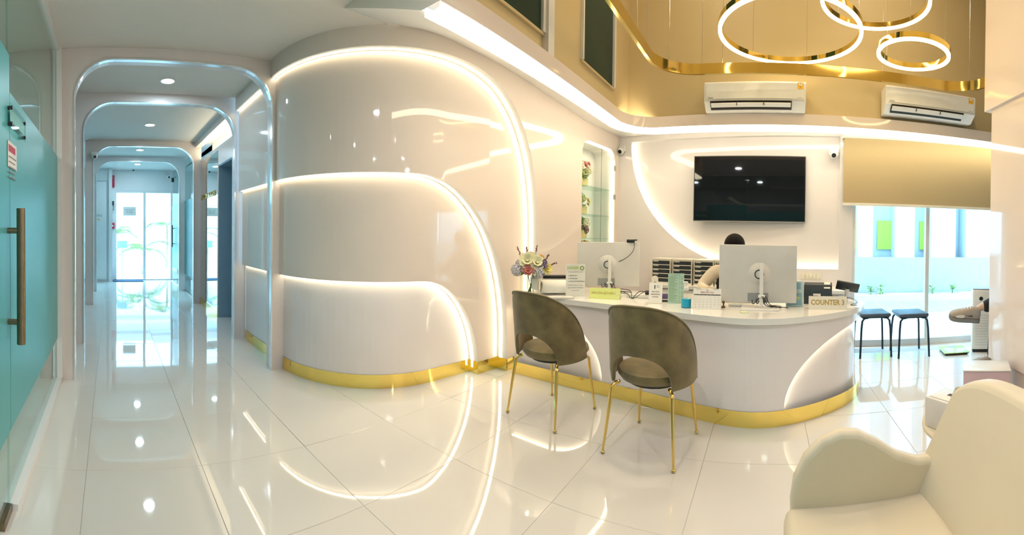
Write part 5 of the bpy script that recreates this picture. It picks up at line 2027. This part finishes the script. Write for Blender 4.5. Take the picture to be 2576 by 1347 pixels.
# ---- receptionist: seated, facing -X local -> placed with rotation
rp_ = G(1852, 597 + 5, H - .0) if False else None
RX, RY = 3.88, 0.30
rec = thing('person', 'receptionist in a cream jacket with dark hair seated behind the monitor', 'person', (RX, RY, 0), 0)
S = SK()
pel = S.p((.06, 0, .50), (.15, .11))
w1 = S.p((.06, 0, .66), (.125, .095), pel)
ch = S.p((.03, 0, .84), (.145, .10), w1)
nk0 = S.p((.02, 0, .955), (.075, .065), ch)
nk = S.p((.01, 0, 1.02), .048, nk0)
jw = S.p((-.02, 0, 1.09), (.062, .070), nk)
hd_ = S.p((-.02, 0, 1.17), (.074, .088), jw)
tp = S.p((-.01, 0, 1.24), (.050, .062), hd_)
for sg in (1, -1):
    sh = S.p((.03, sg * .165, .93), .058, nk0)
    if sg > 0:
        el = S.p((-.02, sg * .30, .77), .043, sh)
        fa = S.p((-.12, sg * .27, .765), .036, el)
        wr = S.p((-.22, sg * .17, .765), .026, fa)
        hand(S, (-.22, sg * .17, .765), (-.8, -.6, -.05), (.6, -.8, 0), wr)
    else:
        el = S.p((-.04, sg * .26, .76), .043, sh)
        fa = S.p((-.20, sg * .20, .765), .036, el)
        wr = S.p((-.34, sg * .06, .765), .026, fa)
        hand(S, (-.34, sg * .06, .765), (-.45, .9, -.05), (.9, .45, 0), wr)
    hp_ = S.p((.02, sg * .10, .48), .092, pel)
    kn = S.p((-.33, sg * .11, .50), .062, hp_)
    an = S.p((-.30, sg * .11, .10), .040, kn)
    S.p((-.33, sg * .11, .045), .034, an)
    S.p((-.43, sg * .12, .03), .030, len(S.v) - 1)
body = skin_mesh('body', S.v, S.e, S.r, 'skin', rec, 0)
# jacket over torso and arms
J = SK()
a = J.p((.06, 0, .52), (.165, .125))
b = J.p((.06, 0, .68), (.145, .112), a)
c = J.p((.03, 0, .84), (.165, .118), b)
d = J.p((.025, 0, .945), (.10, .085), c)
J.p((.02, 0, .985), (.064, .064), d)
for sg in (1, -1):
    sh = J.p((.03, sg * .175, .93), .075, d)
    if sg > 0:
        mid = J.p((.005, sg * .245, .85), .066, sh)
        el = J.p((-.02, sg * .305, .775), .060, mid)
        fa = J.p((-.12, sg * .27, .768), .050, el)
        J.p((-.19, sg * .20, .766), .040, fa)
    else:
        mid = J.p((-.005, sg * .225, .84), .066, sh)
        el = J.p((-.04, sg * .265, .765), .058, mid)
        fa = J.p((-.20, sg * .20, .766), .048, el)
        J.p((-.29, sg * .11, .766), .038, fa)
skin_mesh('jacket', J.v, J.e, J.r, 'cream_cloth', rec, 0)
# trousers
K = SK()
pe = K.p((.06, 0, .50), (.165, .115))
for sg in (1, -1):
    h_ = K.p((.0, sg * .105, .485), .105, pe)
    k_ = K.p((-.33, sg * .11, .505), .074, h_)
    a_k = K.p((-.30, sg * .11, .14), .055, k_)
skin_mesh('trousers', K.v, K.e, K.r, 'black_cloth', rec, 0)
# hair: cap that leaves the face free
m = MB()
rows = []
for i in range(15):
    ph = PI * .62 * i / 14
    row = []
    for k in range(25):
        th = -PI + 2 * PI * k / 24
        lim = 1.0
        x, y, z = .098 * math.sin(ph) * math.cos(th), .098 * math.sin(ph) * math.sin(th), .105 * math.cos(ph)
        front = max(0, -math.cos(th))
        if front > .4 and ph > PI * .50:
            ph2 = PI * .50
            x, y, z = .097 * math.sin(ph2) * math.cos(th), .097 * math.sin(ph2) * math.sin(th), .105 * math.cos(ph2) - .001 * i
        row.append((-.005 + x, y, 1.175 + z))
    rows.append(row)
m.grid(rows)
hr_ = m.build('hair', 'hair', rec)
MB().ball((.11, 0, 1.12), .05, 12, 8, (.8, 1, 1.25)).build('hair_bun', 'hair', rec)
# face
for sg in (1, -1):
    MB().ball((-.098, sg * .030, 1.165), .011, 8, 6, (.5, 1.1, .7)).build('eye', 'ink', body)
MB().ball((-.112, 0, 1.138), .013, 8, 6, (1, .8, 1.5)).build('nose', 'skin', body)
MB().ball((-.100, 0, 1.103), .014, 8, 6, (.5, 1.5, .45)).build('mouth', 'petal_rose', body)
for sg in (1, -1):
    MB().ball((-.01, sg * .088, 1.155), .020, 8, 6, (.8, .4, 1.4)).build('ear', 'skin', body)
wt = thing('wrist_watch', 'white faced wrist watch on the receptionist\'s wrist', 'watch', (RX - .315, RY - .085, .766), 0)
M_ = Matrix.Rotation(math.radians(42), 4, 'Z')
wm = MB().lathe([(.031, -.010), (.033, -.010), (.033, .010), (.031, .010)], 20, axis='x', cap=False)
wm.xf(M_)
wm.build('strap', 'brown_leather', wt)
wm = MB().lathe([(.001, .035), (.015, .035), (.016, .031)], 16, axis='z')
wm.xf(M_ @ Matrix.Rotation(math.radians(60), 4, 'X'))
wm.build('watch_face', 'paper', wt)
# her swivel chair
oc = thing('office_chair', 'dark swivel chair under the receptionist', 'chair', (RX + .08, RY, 0), 0)
MB().rbox(-.22, .22, -.22, .22, .335, .395, r=.025, seg=3).build('seat', 'black_cloth', oc)
MB().rbox(.20, .25, -.20, .20, .45, .86, r=.02, seg=3).build('backrest', 'black_cloth', oc)
MB().rbox(.18, .24, -.03, .03, .33, .50, r=.01).build('back_bracket', 'black_plastic', oc)
MB().tube([(0, 0, .335), (0, 0, .06)], .028, 12).build('gas_lift', 'steel', oc)
for k in range(5):
    a = 2 * PI * k / 5
    lg = MB().tube([(0, 0, .09), (.26 * math.cos(a), .26 * math.sin(a), .065)], [.025, .016], 8).build('leg', 'black_plastic', oc)
    MB().ball((.26 * math.cos(a), .26 * math.sin(a), .027), .027, 10, 6).build('castor', 'black_plastic', lg)

# ---- patient waiting behind the partition, one leg crossed so that the shoe sticks out
shp = atD(2432, 790, 4.15)          # middle of the visible shoe
fdir = Vector((.27, .963, 0))     # shoe points to the image's left
PXx, PYy = shp.x - fdir.x * .72, shp.y - fdir.y * .72
az = math.atan2(fdir.y, fdir.x)
pat = thing('person', 'waiting visitor in black trousers, one trainer sticking out past the partition', 'person', (PXx, PYy, 0), az)
# local +X is where the visitor faces
zf = shp.z
S = SK()
pel = S.p((0, 0, .50), (.15, .12))
w1 = S.p((-.02, 0, .68), (.135, .10), pel)
ch = S.p((-.03, 0, .88), (.155, .105), w1)
n0 = S.p((-.03, 0, 1.00), (.08, .07), ch)
nk = S.p((-.02, 0, 1.07), .052, n0)
jw = S.p((.02, 0, 1.14), (.066, .072), nk)
hd_ = S.p((.02, 0, 1.22), (.078, .090), jw)
S.p((.0, 0, 1.29), (.052, .062), hd_)
for sg in (1, -1):
    sh = S.p((-.03, sg * .18, .97), .058, n0)
    el = S.p((.02, sg * .25, .72), .045, sh)
    wr = S.p((.20, sg * .14, .62), .028, el)
    hand(S, (.20, sg * .14, .62), (.9, -sg * .4, -.1), (sg * .4, .9, 0), wr)
# standing leg (image right) and crossed leg
hpA = S.p((.05, .10, .48), .095, pel)
knA = S.p((.42, .10, .49), .064, hpA)
anA = S.p((.46, .10, .09), .042, knA)
ftA = S.p((.47, .10, .05), .036, anA)
S.p((.60, .10, .035), .030, ftA)
hpB = S.p((.05, -.10, .50), .095, pel)
knB = S.p((.40, -.02, .64), .066, hpB)
anB = S.p((.615, .0, zf + .045), .034, knB)
ftB = S.p((.66, .0, zf - .01), .028, anB)
S.p((.76, .0, zf - .02), .022, ftB)
vb = skin_mesh('body', S.v, S.e, S.r, 'skin', pat, 0)
K = SK()
pe = K.p((0, 0, .50), (.165, .13))
a = K.p((.05, .10, .48), .11, pe)
b = K.p((.42, .10, .49), .080, a)
c = K.p((.45, .10, .30), .075, b)
K.p((.46, .10, .07), .080, c)
a = K.p((.05, -.10, .50), .11, pe)
b = K.p((.40, -.02, .64), .080, a)
K.p((.565, .0, zf + .045), .060, b)
skin_mesh('trousers', K.v, K.e, K.r, 'black_cloth', pat, 0)
J = SK()
a = J.p((0, 0, .54), (.165, .13))
b = J.p((-.02, 0, .70), (.15, .115), a)
c = J.p((-.03, 0, .88), (.17, .12), b)
d = J.p((-.03, 0, .99), (.10, .085), c)
for sg in (1, -1):
    sh = J.p((-.03, sg * .185, .97), .072, d)
    J.p((.0, sg * .235, .82), .062, sh)
skin_mesh('shirt', J.v, J.e, J.r, 'grey_cloth', pat, 0)
m = MB().ball((-.005, 0, 1.24), .098, 16, 10, (1.0, .95, 1.05))
m.v = [(x - (.03 if (x > .05 and z < 1.26) else 0), y, max(z, 1.16)) for x, y, z in m.v]
m.build('hair', 'hair', pat)
for sg in (1, -1):
    MB().ball((.100, sg * .030, 1.215), .011, 8, 6, (.5, 1.1, .7)).build('eye', 'ink', vb)
MB().ball((.112, 0, 1.188), .013, 8, 6, (1, .8, 1.5)).build('nose', 'skin', vb)
MB().ball((.100, 0, 1.153), .014, 8, 6, (.5, 1.5, .45)).build('mouth', 'petal_rose', vb)
for sg in (1, -1):
    MB().ball((.02, sg * .090, 1.205), .020, 8, 6, (.8, .4, 1.4)).build('ear', 'skin', vb)


def shoe(parent, M):
    L = .285
    # outline sections along the shoe: (x, half width, sole z, top z)
    sec = [(-.075, .026, 0, .080), (-.06, .036, 0, .112), (-.02, .039, 0, .122), (.02, .040, 0, .116), (.06, .043, 0, .104), (.10, .047, 0, .092), (.14, .049, .002, .082), (.175, .045, .004, .070), (.198, .035, .008, .056), (.210, .018, .014, .042)]
    rows = []
    for x, w, z0, z1 in sec:
        ring = []
        for k in range(17):
            a = 2 * PI * k / 16
            cy, cz = math.cos(a), math.sin(a)
            ring.append((x, w * (abs(cy) ** .7) * (1 if cy > 0 else -1), (z0 + z1) / 2 + (z1 - z0) / 2 * (abs(cz) ** .8) * (1 if cz > 0 else -1)))
        rows.append(ring)
    um = MB().grid(rows)
    um.add(rows[0][:-1], [tuple(range(16))])
    um.add(rows[-1][:-1], [tuple(range(16))])
    up_ = um.xf(M).build('shoe_upper', 'shoe_upper', parent)
    so_ = []
    for x, w, z0, z1 in sec:
        so_.append([(x, -w - .004, z0 + .018), (x, -w - .005, z0 - .016), (x, w + .005, z0 - .016), (x, w + .004, z0 + .018), (x, -w - .004, z0 + .018)])
    sm_ = MB().grid(so_)
    sm_.add(so_[0][:-1], [(0, 1, 2, 3)])
    sm_.add(so_[-1][:-1], [(0, 1, 2, 3)])
    sm_.xf(M).build('sole', 'shoe_sole', parent)
    for sg in (1, -1):
        pts = [(.0, .030), (.03, .028), (.075, .040), (.03, .036), (.008, .044)]
        sw_ = MB().add([(x, sg * (.0455 if x < .05 else .0475), z + .012) for x, z in pts], [tuple(range(5))]).xf(M).build('side_mark', 'ink', up_, smooth=False)
        pn = [(.09, .020), (.15, .020), (.16, .035), (.12, .048), (.085, .050), (.075, .036)]
        MB().add([(x, sg * (.0515 - .2 * max(0, x - .145)), z + .006) for x, z in pn], [tuple(range(6))]).xf(M).build('side_panel', 'shoe_panel', up_, smooth=False)
    for k in range(4):
        x = .025 + k * .025
        z = .113 - k * .0075
        MB().tube([Vector((x, -.026, z - .006)), Vector((x + .006, 0, z + .003)), Vector((x, .026, z - .006))], .0028, 6).xf(M).build('lace', 'paper', up_)


shoe(pat, Matrix.Translation((.665, 0, zf + .005)) @ Matrix.Rotation(-.10, 4, 'Y') @ Matrix.Rotation(-.22, 4, 'X') @ Matrix.Diagonal((1.08, 1.15, 1.15, 1)) @ Matrix.Translation((0, 0, -.058)))
shoe(pat, Matrix.Translation((.49, .10, .018)))
bn = thing('bench', 'grey upholstered waiting bench behind the partition', 'bench', (PXx, PYy, 0), az)
MB().rbox(-.28, .20, -.50, .36, .33, .385, r=.02, seg=3).build('seat', 'grey_cloth', bn)
for a in (-.22, .14):
    for b in (-.42, .30):
        MB().tube([(a, b, .33), (a, b, 0)], .015, 10).build('leg', 'steel', bn)

# ================================================================== OUTSIDE
gnd = struct(MB().box(5.7, 40, -40, 60, -.12, -.09).build('ground_street', 'pavement', smooth=False), 'pale pavement outside the tall window')
gr2 = struct(MB().box(-30, 5.65, 10.85, 60, -.12, -.09).build('ground_garden', 'gravel', smooth=False), 'pale garden ground outside the corridor door')
# facade across the way
DF = 9.5


def FP(px_, py_, dd=DF):
    return atN(px_, py_, NB, dd)


def fq(px_, py_=600, dd=DF):
    return FP(px_, py_, dd).dot(TB)


def fbox(q0, q1, d0, d1, z0, z1, name, mt, parent):
    m = MB()
    c = []
    for z in (z0, z1):
        for (q, d) in ((q0, d0), (q1, d0), (q1, d1), (q0, d1)):
            p = NB * d + TB * q
            c.append((p.x, p.y, z))
    m.add(c, [(3, 2, 1, 0), (4, 5, 6, 7), (0, 1, 5, 4), (1, 2, 6, 5), (2, 3, 7, 6), (3, 0, 4, 7)])
    return m.build(name, mt, parent, smooth=False)


fz1, fz0 = FP(2250, 648).z, FP(2250, 743).z
bld = thing('building', 'pale building with white fins and lime green panels outside the window', 'building', (0, 0, 0))
fbox(-3, 9, DF + .55, DF + .75, -.09, 5.5, 'wall', 'facade_white', bld)
fbox(-3, 9, DF - .05, DF + .55, fz0, fz1, 'beam', 'facade_grey', bld)
for (a, b) in ((2160, 2196), (2252, 2301), (2342, 2404), (2430, 2490), (2525, 2580)):
    fbox(fq(a), fq(b), DF + .0, DF + .5, fz1, 5.4, 'fin', 'facade_white', bld)
lz1, lz0 = FP(2250, 556, DF + .5).z, FP(2250, 628, DF + .5).z
for (a, b) in ((2140, 2160), (2212, 2252), (2318, 2344), (2420, 2431)):
    fbox(fq(a, dd=DF + .5) - .05, fq(b, dd=DF + .5) + .2, DF + .5, DF + .54, lz0, lz1, 'lime_panel', 'facade_lime', bld)
pl = thing('planter', 'low bright kerb wall along the pavement outside the window', 'kerb', (0, 0, 0))
fbox(-3, 9, DF - .7, DF - .6, -.09, .05, 'kerb', 'facade_white', pl)
fbox(-3, 9, DF - .6, DF - .1, -.09, .02, 'bed', 'gravel', pl)
rnd = random.Random(4)
for k, px_ in enumerate((2190, 2215, 2345, 2395)):
    q = FP(px_, 780, DF - .35)
    t = thing('shrub', ['low pale shrub outside, above the left stool', 'low pale shrub outside, left of the mullion', 'low pale shrub outside, right of the mullion', 'low pale shrub outside, near the air purifier'][k], 'shrub', (q.x, q.y, .02), 0, 'shrubs outside the window')
    st0 = MB().tube([(0, 0, 0), (0, 0, .18)], .012, 6).build('stem', 'stem', t)
    for j in range(16):
        a = rnd.uniform(0, 2 * PI)
        leaf(t, (.02 * math.cos(a), .02 * math.sin(a), rnd.uniform(.02, .18)), a, rnd.uniform(-.1, .9), rnd.uniform(.12, .22), .05, 'leaf_pale')
# pavement joints
for k in range(4):
    a, b = FP(2200 + 55 * k, 800, 8.6), FP(2330 + 60 * k, 850, 5.6)
    struct(MB().tube([(a.x, a.y, -.088), (b.x, b.y, -.088)], .012, 4).build('trim_%d' % (20 + k), 'facade_white', smooth=False), 'pale joint line in the pavement')

# garden beyond the corridor
gw = thing('garden_wall', 'white boundary wall behind the garden palms', 'wall', (0, 17, 0))
MB().box(-6, 8, 0, .2, -.09, 2.3).build('wall', 'facade_white', gw, smooth=False)
MB().box(-6, 8, -.05, .25, 2.3, 2.4).build('coping', 'facade_grey', gw, smooth=False)
hb = thing('house', 'pale house with a grey roof band far beyond the garden', 'building', (0, 22, 0))
MB().box(-8, 9, 0, 4, -.09, 4.2).build('wall', 'facade_white', hb, smooth=False)
MB().box(-8.2, 9.2, -.3, 4.2, 4.2, 4.6).build('roof', 'facade_grey', hb, smooth=False)
for k in range(4):
    MB().box(-5 + 3.3 * k, -3.4 + 3.3 * k, -.04, 0, 1.6, 3.3).build('window', 'facade_grey', hb, smooth=False)


def frond(length, rnd):
    m = MB()
    n = 12
    pts = []
    for i in range(n + 1):
        t_ = i / n
        pts.append(Vector((0, length * (t_ - .15 * t_ ** 3), length * (.45 * t_ - .75 * t_ * t_))))
    m.tube(pts, [.010 * (1 - .8 * i / n) for i in range(n + 1)], 5)
    for i in range(2, n + 1):
        for sg in (1, -1):
            for h_ in (0, .5):
                c = pts[i] if h_ == 0 else (pts[i] + pts[i - 1]) / 2
                l = length * .30 * math.sin(PI * (.12 + .8 * i / n))
                e = c + Vector((sg * l * .8, l * .55, -l * .35 + rnd.uniform(-.02, .02)))
                w = Vector((0, .016, 0))
                m.add([c - w, c + w, e], [(0, 1, 2)])
    return m


for k, (x, y, hgt, sc_, lab) in enumerate(((0.98, 12.6, .75, 1.0, 'arching palm plant just outside the garden door'), (0.05, 14.3, 1.2, 1.1, 'taller palm plant at the left outside the garden door'), (1.95, 14.5, 1.5, 1.15, 'taller palm plant at the right outside the garden door'))):
    t = thing('palm', lab, 'palm', (x, y, -.09), 0, 'garden palms')
    MB().tube([(0, 0, 0), (.02, .02, hgt * .5), (0, 0, hgt)], [.05, .04, .035], 8).build('trunk', 'wood_leg', t)
    for j in range(15):
        o = frond(.95 * sc_ * rnd.uniform(.8, 1.1), rnd).build('frond', 'leaf' if j % 3 else 'leaf_pale', t, smooth=False)
        o.location = (0, 0, hgt)
        o.rotation_euler = (rnd.uniform(-.1, .5), 0, 2 * PI * j / 15 * 2 + rnd.uniform(-.2, .2))
sgn = thing('garden_sign', 'small blue sign board on a post in the garden', 'sign', (0.30, 11.6, -.09), 0)
MB().tube([(0, 0, 0), (0, 0, 1.0)], .018, 8).build('post', 'steel', sgn)
MB().box(-.14, .14, -.02, .0, .85, 1.05).build('board', 'leaflet_blue', sgn, smooth=False)
